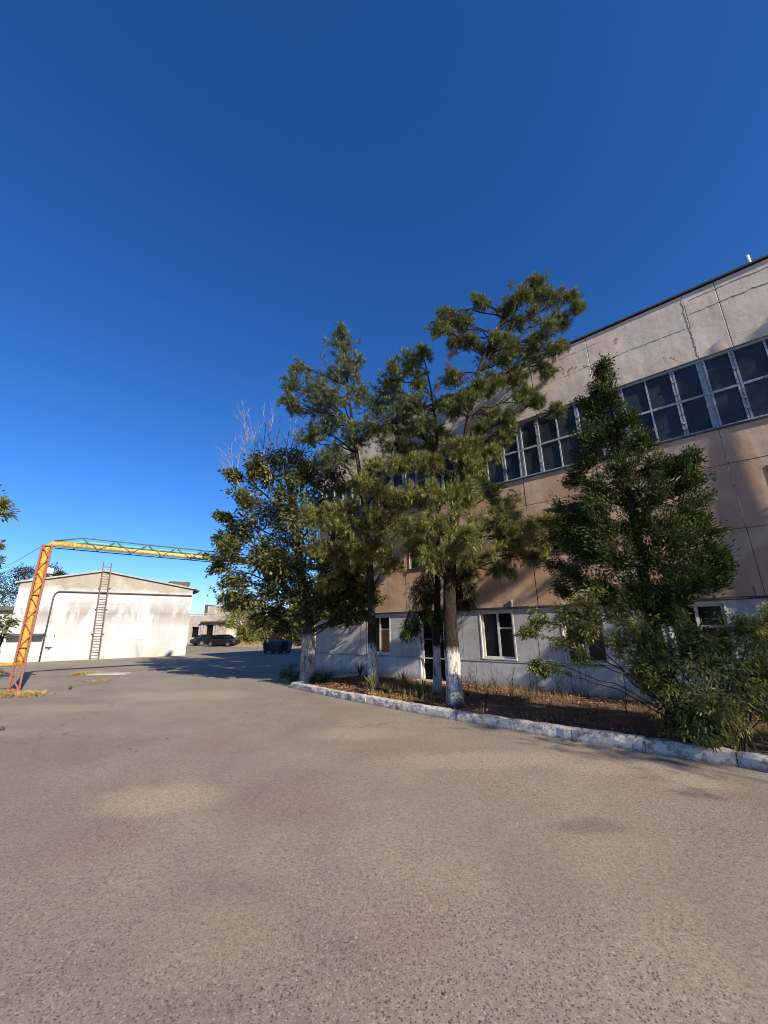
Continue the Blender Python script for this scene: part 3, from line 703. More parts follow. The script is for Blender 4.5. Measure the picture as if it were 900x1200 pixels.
# roof pipe
rp = MB().tube([(8.06, 0.2, ZT + 0.06), (8.06, 0.2, ZT + 0.42)], 0.045, 10); fpart(rp, 'vent_pipe', 'chrome_pipe')

# ================================================================== WHITE WAREHOUSE
A = G(217, 768)[:2]; 
vd = ray(1150, 735)[:2]; vd = vd / np.linalg.norm(vd)            # along the gable wall, to the right and away
nrm = np.array([vd[1], -vd[0]])
def gw(px, py, off=0.0):
    d = ray(px, py); q = A + nrm * off; t = (q @ nrm) / (d[:2] @ nrm); p = d * t
    return np.array([(p[:2] - A) @ vd, p[2] + EYE])               # (x along, z)
wa = empty('white_warehouse', (A[0], A[1], 0), math.atan2(vd[1], vd[0]))
tag(wa, 'whitewashed warehouse gable end with a beige band under its low roof', 'building')
GX0 = gw(2, 772)[0]; ZE0, ZE1 = gw(22, 682)[1], gw(225, 690)[1]; zp = gw(122, 670); 
poly = [(GX0, 0), (0, 0), (0, ZE1), (zp[0], zp[1]), (GX0, ZE0)]
LEN = 24
MB().prism(poly, 0.0, LEN).build('wall', MT['whitewash'], wa)
rf = MB()
def rp_(x, z): return (x, z)
top = [(GX0 - 0.25, ZE0 - 0.08), (zp[0], zp[1]), (0.35, ZE1 - 0.1)]
rf.prism([(x, z + 0.004) for x, z in top] + [(x, z + 0.1) for x, z in top[::-1]], -0.16, LEN + 0.1)
rfo = rf.build('roof', MT['roof_edge'], wa)
MB().prism([(0.05, ZE1 - 0.09), (0.42, ZE1 - 0.24), (0.42, ZE1 - 0.12), (0.05, ZE1 + 0.02)], -0.22, LEN).build('eave', MT['roof_felt'], rfo)
MB().box(-1.6, -0.2, 0.5, 1.5, ZE1 + 0.25, ZE1 + 0.55).build('roof_lump', MT['roof_felt'], rfo)
# conduit pipe up the wall and across
c0 = gw(47, 771); c1 = gw(65, 693); c2 = gw(224, 698)
zc = (c1[1] + c2[1]) / 2
pts = [(c0[0], -0.07, 0.0), (c0[0], -0.07, zc - 0.4), (c0[0] + .06, -0.07, zc - 0.14), (c0[0] + .22, -0.07, zc), (c0[0] + .6, -0.07, zc), (-0.05, -0.07, zc - 0.02)]
MB().tube(pts, 0.045, 8).build('conduit_pipe', MT['dark_pipe'], wa)
# door with canopy, meter box
d0, d1 = gw(25, 772), gw(44, 745)
ZD = d1[1]
MB().box(d0[0], d1[0] - .2, -0.03, -0.002, 0.05, ZD - .1).build('door', MT['grey_door_paint'], wa)
for s_ in (0.33, 0.66): MB().box(d0[0] + (d1[0] - .2 - d0[0]) * s_ - .015, d0[0] + (d1[0] - .2 - d0[0]) * s_ + .015, -0.045, -0.031, 0.1, ZD - .15).build('door_batten', MT['grey_door_paint'], wa)
e0, e1 = gw(8, 742), gw(50, 742)
MB().box(e0[0], e1[0] + .1, -0.7, -0.003, ZD + .02, ZD + .13).build('canopy', MT['roof_felt'], wa)
b0, b1 = gw(53, 758), gw(64, 744)
bx = MB().box(b0[0], b1[0], -0.2, -0.003, b0[1], b1[1]).build('meter_box', MT['grey_door_paint'], wa)
MB().box(b0[0] - .04, b1[0] + .04, -0.24, -0.003, b1[1] + .001, b1[1] + .05).build('lid', MT['grey_door_paint'], bx)
MB().box(b0[0] + .15, b1[0] - .1, -0.17, -0.003, b0[1] - .12, b0[1] - .001).build('bracket', MT['dark_pipe'], bx)
# low annex at its left
an = MB().box(GX0 - 9, GX0 - 0.05, 1.2, 12, 0, 3.1).build('annex_wall', MT['whitewash'], wa)
MB().box(GX0 - 9.3, GX0 - 0.05, 0.8, 12.2, 3.1, 3.35).build('annex_roof', MT['roof_felt'], wa)
MB().box(GX0 - 9, GX0 - 0.3, 1.15, 1.199, 2.2, 2.5).build('lintel_band', MT['old_concrete'], wa)
# ladder
l0 = gw(106, 770, .3); l1 = gw(116, 770, .3); lt = gw(127, 659, .3)
lx0, lx1 = l0[0], l1[0]; zl = lt[1]
ladder = empty('wall_ladder', tuple(np.append(A + vd * (lx0 + lx1) / 2 + nrm * 0.32, 0)), math.atan2(vd[1], vd[0]))
tag(ladder, 'tall rusty steel ladder rising up the whitewashed gable past its roof', 'ladder')
hw = (lx1 - lx0) / 2; lean = 0.25
for s_ in (-1, 1):
    MB().bar((s_ * hw, 0, 0), (s_ * hw - lean, 0.1, zl), 0.07).build('rail', MT['ladder_steel'], ladder)
nr = int(zl / 0.34)
for i in range(nr):
    z = 0.25 + i * 0.34; dx = -lean * z / zl; dy = 0.1 * z / zl
    MB().tube([(-hw + dx, dy, z), (hw + dx, dy, z)], 0.022, 6).build('rung', MT['ladder_steel'], ladder)
for z in (1.6, 3.2, 4.6):
    for s_ in (-1, 1): MB().bar((s_ * hw - lean * z / zl, .05, z), (s_ * (hw + .12) - lean * z / zl, 0.318, z), 0.04).build('bracket', MT['ladder_steel'], ladder)

# ================================================================== PIPE GANTRY
B0 = G(15, 812)
bt = at(52, 634, B0[1] + 0.1); hz = bt[2] - 0.1
end = F(XL - 0.02, 11.0, 0)
gd = end[:2] - B0[:2]; glen = np.linalg.norm(gd); gang = math.atan2(gd[1], gd[0])
ga = empty('pipe_gantry', (B0[0], B0[1], 0), gang)
tag(ga, 'rusty red lattice pylon carrying a yellow pipe bridge with green truss', 'pipe gantry')
hb = 0.125
for sx in (-1, 1):
    for sy in (-1, 1):
        MB().bar((sx * hb, sy * hb, 0), (sx * hb, sy * hb, hz - 0.05), 0.05).build('column_angle', MT['rust_red_steel'], ga)
nb = 11; st = (hz - 0.2) / nb
for i in range(nb):
    z0, z1 = 0.08 + st * i, 0.08 + st * (i + 1)
    s_ = 1 if i % 2 else -1
    for y in (-hb, hb): MB().bar((-s_ * hb, y, z0), (s_ * hb, y, z1), 0.028).build('brace', MT['rust_red_steel'], ga)
    for x_ in (-hb, hb): MB().bar((x_, -s_ * hb, z0), (x_, s_ * hb, z1), 0.028).build('brace', MT['rust_red_steel'], ga)
for i in (0, 3, 7, 11):
    for y in (-hb, hb): MB().bar((-hb, y, 0.1 + st * i), (hb, y, 0.1 + st * i), 0.035).build('brace', MT['rust_red_steel'], ga)
# yellow pipe: rises inside the pylon, bends, runs to the factory
k = 8; rb = 0.26
MB().tube([(-1.6, -0.02, 0.82), (-0.05, 0, 0.82)], 0.05, 10).build('stub_pipe', MT['yellow_pipe_paint'], ga)
pts = [(0, 0, 0.78), (0, 0, 1.05), (0, 0, hz - rb)] + [(rb - rb * math.cos(a), 0, hz - rb + rb * math.sin(a)) for a in np.linspace(0.2, math.pi / 2, k)]
MB().tube(pts + [(0.7, 0, hz)], 0.095, 12).build('pipe', MT['yellow_pipe_paint'], ga)
MB().tube([(x_, 0, hz) for x_ in np.linspace(0.69, glen, 8)], 0.085, 12).build('pipe', MT['weathered_yellow'], ga)
# second weathered pipe riding next to it and teal pipe over it
MB().tube([(0.05, 0.18, hz - 0.01), (glen, 0.18, hz - 0.01)], 0.06, 10).build('pipe', MT['weathered_yellow'], ga)
MB().tube([(0.2, 0.1, hz + 0.07), (1.0, 0.1, hz + 0.16), (glen, 0.1, hz + 0.17)], 0.06, 10).build('pipe', MT['teal_paint'], ga)
for x_ in (0.72, 4.5, 9.0, 13.5): MB().tube([(x_ - .03, 0, hz), (x_ + .03, 0, hz)], 0.125, 12, smooth=False).build('flange', MT['weathered_yellow'], ga)
# truss above the pipes
th = 0.30
MB().tube([(0.15, 0.02, hz + 0.1), (0.9, 0.02, hz + th)] + [(x_, 0.02, hz + th) for x_ in (glen * .5, glen)], 0.022, 6).build('top_chord', MT['green_steel'], ga)
for y in (-0.13, 0.27): MB().bar((0.2, y, hz - 0.1), (glen, y, hz - 0.1), 0.03).build('bottom_chord', MT['green_steel'], ga)
nt_ = 20; xs_ = np.linspace(0.9, glen - 0.1, nt_)
for i in range(nt_ - 1):
    xa, xb = xs_[i], xs_[i + 1]; xm = (xa + xb) / 2
    for y in (-0.13, 0.27):
        MB().bar((xa, 0.02, hz + th), (xm, y, hz - 0.085), 0.02).build('truss_web', MT['green_steel'], ga)
        MB().bar((xm, y, hz - 0.085), (xb, 0.02, hz + th), 0.02).build('truss_web', MT['green_steel'], ga)
MB().box(0.15, 0.31, -0.25, -0.13, hz - 1.02, hz - 0.84).build('junction_box', MT['plastic_white'], ga)
for y in (-.1,):
    MB().tube([(-0.1, y, hz - 0.1), (-0.7, y - .1, hz - 0.75), (-2.0, y - .5, hz - 1.9), (-4, y - 1, hz - 3.1)], 0.009, 5).build('stay_wire', MT['dark_pipe'], ga)

# ================================================================== TREES
def trunk(t, pts, r0, r1, n=12, flare=1.35, taper=1.0):
    pts = np.asarray(pts, float); k = 16
    tt = np.linspace(0, 1, k); seg = np.linspace(0, 1, len(pts))
    P = np.stack([np.interp(tt, seg, pts[:, i]) for i in range(3)], 1)
    # smooth
    Q = P.copy(); Q[1:-1] = (P[:-2] + 2 * P[1:-1] + P[2:]) / 4
    r = r1 + (r0 - r1) * (1 - np.linspace(0, 1, k)) ** taper; r[0] *= flare; r[1] *= 1 + (flare - 1) * 0.3
    t.wood.tube(Q, list(r), n, noise=lambda i, q: random.uniform(-.07, .07))
    return Q
def base(px, py):
    g = G(px, py, 0.08); return np.array([g[0], g[1], 0.0])

PXM = lambda Y: Y / 482.0
def clumps(t, Tr, lst, Y0, tw=14, per=10, lr=0.045, squash=0.8, droop=0.1, reach=0.15, t0=0.3):
    for (px, py, rp, dY) in lst:
        Y = Y0 + dY; c = at(px, py, Y); r = rp * PXM(Y)
        # attach to the trunk point a little below the clump
        dz = np.abs(Tr[:, 2] - (c[2] - 0.5 * np.linalg.norm(c[:2] - Tr[len(Tr) // 2, :2]))) + 0.0
        i = int(np.argmin(dz)); i = max(i, int(len(Tr) * t0))
        t.clump(Tr[i], c, r, int(tw * (0.6 + rp / 40)), per, lr * (0.6 + rp / 50), squash, droop, reach)

# ---- broadleaf tree at the end of the planter
b = base(360, 799)
root = empty('broadleaf_tree', tuple(b)); tag(root, 'broad leafy tree with bare dead tips and chipped whitewashed trunk at the kerb end', 'tree')
t = Tree(); Y0 = b[1]
Tr = trunk(t, [b - [0, 0, .15], at(361, 760, Y0), at(362, 725, Y0 + .1), at(352, 670, Y0 + .1), at(345, 600, Y0), at(335, 545, Y0)], 0.26, 0.08, 16, 1.15)
Tr2 = np.array(curve(at(365, 728, Y0 + .1), at(392, 610, Y0 + .5), 8)); t.limb(Tr2, 0.17, 0.06, 10)
Tr3 = np.array(curve(at(362, 722, Y0 + .1), at(300, 620, Y0 - .3), 8)); t.limb(Tr3, 0.15, 0.05, 10)
clumps(t, Tr, [(262, 648, 17, -.2), (280, 625, 22, .3), (262, 605, 8, 0), (285, 585, 17, -.3), (278, 560, 11, .1), (305, 555, 20, .2), (300, 545, 12, -.5), (330, 535, 24, .2), (355, 540, 22, .6),
               (318, 590, 26, .5), (330, 630, 32, .6), (300, 660, 26, .2), (280, 680, 18, -.2), (310, 695, 20, -.6), (345, 690, 26, -.8), (290, 703, 10, .4), (345, 650, 30, -.9), (380, 640, 30, .7),
               (385, 690, 24, .6), (375, 590, 30, .2), (405, 670, 22, .3), (405, 705, 18, .2), (325, 712, 14, .6), (395, 560, 22, .8), (365, 610, 26, -1.0), (252, 660, 9, .1), (340, 575, 22, -.8), (395, 725, 8, .1), (418, 700, 12, .2), (300, 725, 12, -.3), (325, 730, 14, .2), (345, 722, 14, -.6), (275, 700, 12, .2), (420, 660, 20, .2), (440, 700, 10, .3), (262, 630, 12, .4), (335, 660, 24, .2), (360, 560, 22, -.3), (320, 650, 26, -.5), (392, 692, 22, .0), (418, 682, 18, .4), (384, 714, 15, -.3), (438, 690, 12, .3), (408, 722, 10, .0), (372, 702, 16, -.5), (425, 722, 8, .2)], Y0, 28, 28, .05, .9, .15, .16)
P, D = t.pts()
wood, crown = finish(root, t, 'crown', 'broad_leaves', 'lobed', P, D + [0, 0, -.35], rng.uniform(.07, .155, len(P)), rng.uniform(.065, .14, len(P)), 'broad_bark', roll=0.7)
dt = Tree()
for (ax, ay), tips in {(300, 545): [(283, 480), (292, 500), (276, 512)], (315, 540): [(320, 482), (328, 500), (308, 476), (300, 505)], (335, 535): [(347, 492), (338, 505), (358, 498), (365, 505)], (285, 560): [(268, 530), (272, 518), (262, 545)]}.items():
    s0 = at(ax, ay + 35, Y0)
    for (tx, ty) in tips:
        e_ = at(tx, ty, Y0 + random.uniform(-.6, .6)); c_ = curve(s0, e_, 7, .05, .06); dt.limb(c_, .028, .006, 5, 0)
        for _ in range(7):
            i = random.randint(2, 5); q = c_[i] + (e_ - s0) * random.uniform(.1, .3) + rng.normal(size=3) * .25
            tw_ = curve(c_[i], q, 4, .05, .1); dt.limb(tw_, .011, .003, 4, 0)
            for _ in range(2): dt.limb(curve(tw_[2], tw_[2] + (q - c_[i]) * .5 + rng.normal(size=3) * .12, 3), .006, .002, 3, 0)
o = dt.wood.build('dead_branches', MT['bark_dead'], root)
for v in o.data.vertices: v.co -= root.location

# ---- pines
def shift(P, root): return P
def pine(b, label, tr, r0, r1, upper, lower, mats, hang=None, dead=None, up_t0=.3, n=12, flare=1.25):
    root = empty('pine_tree', tuple(b)); tag(root, label, 'tree'); Y0 = b[1]
    t = Tree(); Tr = trunk(t, [b - [0, 0, .12]] + [at(x_, y_, Y0 + d_) for x_, y_, d_ in tr], r0, r1, n, flare, 1.25)
    clumps(t, Tr, upper, Y0, 27, 8, .034, .85, .05, .08, t0=up_t0)
    P, D = t.pts(); up = tufts(P, D, 24, .13, .0105, shoot=.12)
    groups = []
    if lower:
        t.P, t.D = [], []; clumps(t, Tr, lower, Y0, 22, 8, .034, .72, .12, .08, t0=.3)
        P, D = t.pts(); groups.append(('lower_crown', mats[1], tufts(P, D, 24, .15, .0105, shoot=.12)))
    if hang:
        t.P, t.D = [], []
        for (px, py, rp, dY) in hang: t.clump(Tr[6], at(px, py, Y0 + dY), rp * PXM(Y0), 20, 14, .012, 1.0, .4, .16)
        P, D = t.pts(); groups.append(('hanging_needles', 'thuja_spray', tufts(P, D, 14, .08, .011, bias=(0, 0, -.4))))  # pine needles in the dark thuja colour: shadow put into their colour
    if dead:
        t.P, t.D = [], []; clumps(t, Tr, dead, Y0, 7, 6, .02, .7, .1, .12, t0=.5)
        P, D = t.pts(); groups.append(('dead_needles', 'dead_needles', tufts(P, D, 14, .1, .008, bias=(0, 0, -.5))))
    finish(root, t, 'crown', mats[0], 'needle', *up, 'pine_bark')
    for nm, m, g in groups: crown_extra(root, nm, m, 'needle', *g)
    return root
pine(base(437, 808), 'slender pine with a straight half-whitewashed trunk in front of the boarded window',
     [(436, 740, 0), (434, 660, 0), (425, 580, 0), (414, 500, 0), (405, 440, 0), (402, 390, 0)], .155, .02,
     [(402, 390, 9, 0), (400, 410, 15, .2), (412, 425, 12, .1), (408, 440, 18, -.2), (388, 440, 15, .4), (365, 452, 16, -.1), (345, 458, 15, .2), (350, 432, 10, 0), (338, 468, 9, -.3), (375, 475, 19, .3), (400, 470, 22, -.4),
      (422, 462, 15, .5), (378, 462, 15, -.6), (395, 500, 22, .5), (375, 505, 17, .1), (425, 495, 18, -.5), (415, 518, 18, .4), (380, 535, 17, .3), (360, 515, 12, .2), (400, 540, 16, .2), (345, 480, 8, 0)],
     [(435, 545, 20, -.6), (420, 570, 18, -.9), (445, 575, 26, -1.0), (405, 595, 22, -1.2), (430, 610, 26, -1.2), (455, 620, 22, -1.0), (385, 612, 20, -1.0), (365, 605, 12, -.9), (420, 640, 22, -.9),
      (445, 645, 20, -.6), (400, 655, 20, .3), (385, 680, 14, .4), (460, 660, 16, .2), (370, 640, 14, -.8), (478, 600, 18, -.8), (455, 590, 20, -.4), (410, 625, 18, -.4)], ('pine_needles_blue', 'pine_needles_lower'))
pine(base(512, 812), 'thinnest pine, its pole trunk rising right in front of the dark doorway',
     [(512, 740, 0), (513, 650, 0), (514, 560, 0), (511, 500, 0), (505, 455, 0), (498, 425, 0)], .115, .02,
     [(495, 418, 11, 0), (478, 425, 14, .2), (462, 440, 18, -.2), (448, 455, 18, .3), (490, 445, 14, -.2), (470, 470, 20, .3), (490, 478, 19, -.3), (455, 490, 20, -.1), (475, 505, 19, .4), (500, 500, 16, -.4),
      (440, 475, 16, .5), (520, 470, 13, -.3), (452, 520, 17, .2), (520, 510, 16, .3), (505, 525, 14, .1), (435, 500, 12, .2), (475, 530, 14, .3)], None, ('pine_needles', 'pine_needles_lower'),
     hang=[(492, 690, 12, -.4), (502, 712, 10, -.5), (540, 705, 10, .2), (484, 735, 7, -.6), (505, 725, 8, -.3), (548, 690, 12, .2), (528, 715, 7, -.5), (500, 695, 12, -.2), (478, 738, 5, -.5), (535, 690, 10, .1)], n=10)
pine(base(534, 826), 'tallest pine with thick leaning trunk and open crown reaching above the roof',
     [(530, 770, 0), (525, 700, .05), (530, 620, .2), (542, 540, .3), (551, 480, .4), (560, 430, .5), (580, 390, .5), (605, 355, .5)], .20, .03,
     [(622, 332, 11, .3), (632, 345, 15, .6), (610, 348, 13, .1), (592, 362, 13, .5), (562, 352, 10, .2), (648, 352, 12, .7), (672, 346, 8, .4), (678, 360, 8, .2), (655, 378, 12, .6), (640, 392, 16, .2),
      (612, 378, 15, .8), (590, 395, 15, .2), (625, 412, 17, .6), (655, 410, 12, .1), (600, 420, 16, .5), (575, 415, 13, 1.0), (525, 372, 13, .4), (514, 388, 9, .2), (540, 385, 13, .7), (552, 400, 10, .5), (530, 405, 10, .9),
      (640, 430, 11, .4), (605, 445, 14, .9), (580, 450, 13, .2), (618, 465, 13, .5), (600, 490, 14, .3), (628, 470, 9, .1), (655, 482, 7, .3), (545, 470, 11, -.1), (560, 455, 9, .0), (548, 520, 14, -.1), (575, 485, 13, .9), (530, 440, 11, .6), (560, 505, 13, .6), (530, 480, 12, .7), (590, 515, 12, .5)],
     [(500, 545, 22, -.2), (535, 535, 22, .1), (560, 550, 20, .1), (515, 575, 30, -.5), (550, 585, 28, -.4), (480, 580, 20, -.3), (585, 580, 20, .4), (575, 615, 26, -.3), (600, 600, 20, .3),
      (510, 615, 28, -.7), (540, 630, 26, -.6), (480, 620, 22, -.5), (620, 620, 20, .3), (640, 610, 15, .4), (600, 640, 20, -.1), (630, 655, 12, 0), (560, 655, 20, -.4), (590, 665, 12, -.3), (520, 655, 20, -.5), (490, 650, 18, -.3),
      (470, 545, 16, .2), (575, 535, 12, .3), (545, 675, 14, .3), (605, 625, 18, -.6), (650, 635, 12, .3), (660, 612, 9, .4)], ('pine_needles', 'pine_needles_lower'),
     dead=[(557, 385, 9, .4), (530, 415, 7, .5), (512, 455, 8, .5), (545, 445, 9, .6), (600, 405, 8, .2), (535, 390, 6, .3)], up_t0=.5, n=14, flare=1.12)

# ---- conical thuja
def thuja(b, Hh, rad, label, group=None, dens=1.0, lean=(0, 0), z0=1.2, side=None):
    root = empty('thuja_tree', tuple(b)); tag(root, label, 'tree', group)
    t = Tree(); top = b + np.array([lean[0], lean[1], Hh])
    Tr = np.array(curve(b - [0, 0, .1], top, 12, 0, .004)); t.limb(Tr, .13, .015, 10)
    P, D = [], []
    nl = int(120 * dens)
    for i in range(nl):
        f = (i + random.random()) / nl; z = z0 + (Hh - z0) * f ** 0.9
        q = (z - z0) / (Hh - z0)
        rr = rad * (1 - q) ** 0.72 * (0.35 + 0.65 * min(1, q / 0.16 + .25)) * random.uniform(.45, 1.12)
        a_ = i * 2.39996 + random.uniform(-.4, .4)
        if side: rr *= side(a_, q)
        dr = np.array([math.cos(a_), math.sin(a_), 0])
        st = b + np.array([lean[0], lean[1], 0]) * z / Hh + [0, 0, max(.3, z - rr * .35)]
        e_ = st + dr * rr + [0, 0, rr * random.uniform(.2, .6)]
        c_ = curve(st, e_, 6, -.12, .05); t.limb(c_, .018, .004, 5, 0)
        m_ = int((50 + 150 * rr) * 1.1)
        tt = 1 - rng.random(m_) ** 1.5 * .85; idx = tt * 5; i0 = np.clip(idx.astype(int), 0, 4); fr = (idx - i0)[:, None]
        p = c_[i0] * (1 - fr) + c_[i0 + 1] * fr + rng.normal(size=(m_, 3)) * np.array([.13, .13, .12]) * (.5 + rr * .45)
        P.append(p); D.append(unit(dr * .7 + np.array([0, 0, .25]) + rng.normal(size=(m_, 3)) * .55))
    P = np.vstack(P); D = np.vstack(D)
    finish(root, t, 'crown', 'thuja_spray', 'spray', P, D, rng.uniform(.10, .20, len(P)), rng.uniform(.07, .13, len(P)), 'plain_bark', roll=1.0)
    return root
tb = base(790, 852); toff = to_f(tb[:2])[1]; tt_ = fpt(705, 420, toff)
root = empty('thuja_tree', tuple(tb)); tag(root, 'dark green conical thuja rising above the leafy shrub', 'tree')
t = Tree(); Tr = np.array(curve(tb - [0, 0, .1], tt_, 14, 0, .004)); t.limb(Tr, .14, .012, 10)
Ps, Ds = [], []
for (px, py, rp, do) in [(705, 432, 12, 0), (703, 450, 18, 0), (715, 465, 20, .1), (690, 475, 17, -.1), (705, 490, 24, 0), (735, 490, 16, .2), (690, 510, 20, .2), (720, 515, 26, -.2), (755, 515, 16, .1), (690, 540, 24, -.1), (730, 545, 28, .3), (765, 545, 20, -.2),
                         (790, 545, 10, .1), (812, 535, 11, .1), (815, 560, 15, .2), (695, 575, 26, .4), (735, 580, 30, -.3), (775, 580, 26, .3), (810, 590, 22, 0), (670, 560, 10, 0), (665, 600, 22, .1), (700, 610, 30, .5), (745, 615, 30, .2), (790, 620, 28, .4), (825, 620, 20, .1),
                         (655, 625, 14, 0), (680, 645, 26, .3), (720, 650, 28, .6), (765, 655, 28, .5), (805, 655, 26, .3), (835, 650, 18, .1), (850, 662, 12, 0), (670, 675, 18, .1), (700, 685, 20, .5), (745, 690, 22, .6), (790, 690, 24, .4), (825, 680, 16, .2), (780, 715, 14, .4), (760, 710, 16, .5), (650, 660, 9, 0), (655, 690, 8, .1), (845, 680, 7, .1), (720, 700, 14, .3), (795, 705, 12, -.2)]:
    c = fpt(px, py, toff + do * 1.1); r = rp * PXM(c[1]) * 1.12
    zt = c[2] - .45 * np.linalg.norm(c[:2] - tb[:2]); i = int(np.argmin(np.abs(Tr[:, 2] - max(1.2, zt))))
    c_ = curve(Tr[i], c, 7, -.10, .05); t.limb(c_, .022, .006, 5, 0)
    dr = unit(c - Tr[i])
    for _ in range(int(8 + rp * .6)):
        e_ = c + unit(rng.normal(size=3)) * r * random.uniform(.45, 1.0) * np.array([1, 1, 1.1]); s_ = c_[random.randint(3, 6)]
        tw_ = curve(s_, e_, 5, -.06, .06); t.limb(tw_, .007, .002, 3, 0)
        m_ = int(60 + r * 60); tt = 1 - rng.random(m_) ** 1.4 * .8; idx = tt * 4; i0 = np.clip(idx.astype(int), 0, 3); fr = (idx - i0)[:, None]
        p = tw_[i0] * (1 - fr) + tw_[i0 + 1] * fr + rng.normal(size=(m_, 3)) * np.array([.05, .05, .06])
        Ps.append(p); Ds.append(unit(unit(e_ - s_) * .8 + dr * .3 + np.array([0, 0, .15]) + rng.normal(size=(m_, 3)) * .45))
Ps = np.vstack(Ps); Ds = np.vstack(Ds)
finish(root, t, 'crown', 'thuja_spray', 'spray', Ps, Ds, rng.uniform(.05, .11, len(Ps)), rng.uniform(.03, .065, len(Ps)), 'plain_bark', roll=1.0)

# ---- leafy shrub spilling over the kerb
def shrub(b, stems, label, name='leafy_shrub', cat='shrub', mat='shrub_leaves', sz=(.055, .10), group=None, per=8, tw=13, reach=.22, kind='oval', droop=.35, bark='plain_bark', sr=.025, dref=0):
    dref = dref or 3.4 * max(q[1] for q in stems)
    root = empty(name, tuple(b)); tag(root, label, cat, group); t = Tree()
    for (e_, r) in stems:
        s0 = b + np.array([random.uniform(-.25, .25), random.uniform(-.25, .25), 0.02])
        m_ = s0 + (e_ - s0) * .5 + [0, 0, .12 * np.linalg.norm(e_ - s0)]
        t.limb(curve(s0, m_, 5, .05, .06), sr, sr * .6, 6)
        t.clump(m_, e_, r, max(5, int(tw * min(1.2, .35 + r * 2.2 / dref))), per, sr * .55, .85, droop, reach)
    P, D = t.pts()
    finish(root, t, 'foliage', mat, kind, P, D + [0, 0, -droop], rng.uniform(*sz, len(P)), rng.uniform(*sz, len(P)) * (.62 if kind == 'oval' else .85), bark, 'stems', roll=.7)
    return root
sb = base(842, 880); YS = sb[1]
def sp(px, py, dY, rp): c = at(px, py, YS + dY); return (c, rp * PXM(YS + dY))
st_ = [sp(*a) for a in [(690, 703, 1.2, 18), (660, 712, 1.3, 14), (632, 725, 1.3, 12), (615, 740, 1.2, 8), (658, 745, 1.2, 15), (690, 740, 1.0, 18), (640, 785, 1.1, 8), (625, 778, 1.1, 6), (720, 715, 1.0, 16), (735, 700, .9, 14), (725, 755, .8, 16), (680, 768, 1.0, 9),
      (760, 740, .7, 24), (772, 780, .5, 22), (752, 785, .6, 13), (800, 760, .4, 28), (790, 800, .3, 34), (830, 780, .2, 32), (830, 820, .0, 36), (812, 838, .0, 20), (860, 800, .1, 34), (865, 840, -.1, 30), (875, 740, .3, 18), (890, 770, .2, 26),
      (890, 730, .3, 14), (900, 800, .1, 30), (840, 745, .4, 18), (915, 760, .3, 30), (930, 800, .2, 36), (920, 840, 0, 30), (815, 860, -.2, 10), (838, 852, -.15, 10), (785, 822, .2, 15), (762, 805, .3, 10), (795, 720, .6, 12), (770, 760, .5, 26), (815, 745, .4, 22), (860, 755, .3, 26), (880, 790, .1, 30), (900, 745, .3, 24), (755, 770, .6, 20), (740, 735, .8, 18), (920, 720, .3, 20)]]
shrub(sb, st_, 'big tangled shrub with small yellow-green leaves arching over the painted kerb', per=26, tw=36, sr=.013, reach=.14, sz=(.042, .088))

# ---- trees of the same strip further right, standing where their shadows on the facade come from
for k, (x_, o_, h_, r_) in enumerate([(10.4, 1.5, 5.6, 1.0), (18.5, 2.0, 9.4, 1.4), (22.5, 1.7, 7.0, 1.3)]):
    p = F(x_, -o_, 0.05); p[2] = 0.05
    thuja(p, h_, r_, ['small thuja standing just past the tangled shrub', 'tallest thuja, second past the tangled shrub along the planter', 'last thuja at the far right end of the planter'][k], 'thujas further along the planter', .3, z0=1.4)

p = F(14.3, -5.0, 0.05); p[2] = 0.05
root = empty('pine_tree', tuple(p)); tag(root, 'pine standing where the kerb widens, far past the tangled shrub', 'tree'); t = Tree()
Tr = trunk(t, [p - [0, 0, .1], p + [.1, 0, 3], p + [0, .2, 5.4], p + [.1, .1, 7.6]], .2, .03, 12, 1.25)
for k in range(26):
    z = random.uniform(3.0, 7.4); a_ = k * 2.4; rr = random.uniform(.5, 1.0) * (2.1 - .14 * z)
    t.clump(Tr[int(z / 7.7 * 14)], p + [math.cos(a_) * rr, math.sin(a_) * rr, z], .55, 10, 8, .03, .6, .1, .12)
P, D = t.pts(); finish(root, t, 'crown', 'pine_needles', 'needle', *tufts(P, D, 16, .12, .012), 'pine_bark')

for k, (x_, o_, h_) in enumerate([(12.0, 1.1, 11.0), (16.5, 1.4, 12.5), (20.5, 1.0, 12.0)]):
    p = F(x_, -o_, 0.05); p[2] = .05
    root = empty('pine_tree', tuple(p)); tag(root, ['shorter open-crowned pine next to the small thuja', 'tall open pine just before the tallest thuja', 'tall open pine between the tallest and last thuja'][k], 'tree', 'open pines further along the planter'); t = Tree()
    Tr = trunk(t, [p - [0, 0, .1], p + [.1, 0, h_ * .4], p + [0, .1, h_ * .75], p + [.1, .1, h_]], .17, .02, 12, 1.25)
    for q in range(13):
        z = random.uniform(.35, 1.0) * h_; a_ = q * 2.4; rr = random.uniform(.3, 1.0) * 1.35
        t.clump(Tr[int(min(z / h_, .98) * 14)], p + [math.cos(a_) * rr, math.sin(a_) * rr * .8, z], .30, 7, 8, .025, .6, .1, .12)
    P, D = t.pts(); finish(root, t, 'crown', 'pine_needles', 'needle', *tufts(P, D, 14, .13, .014), 'pine_bark')

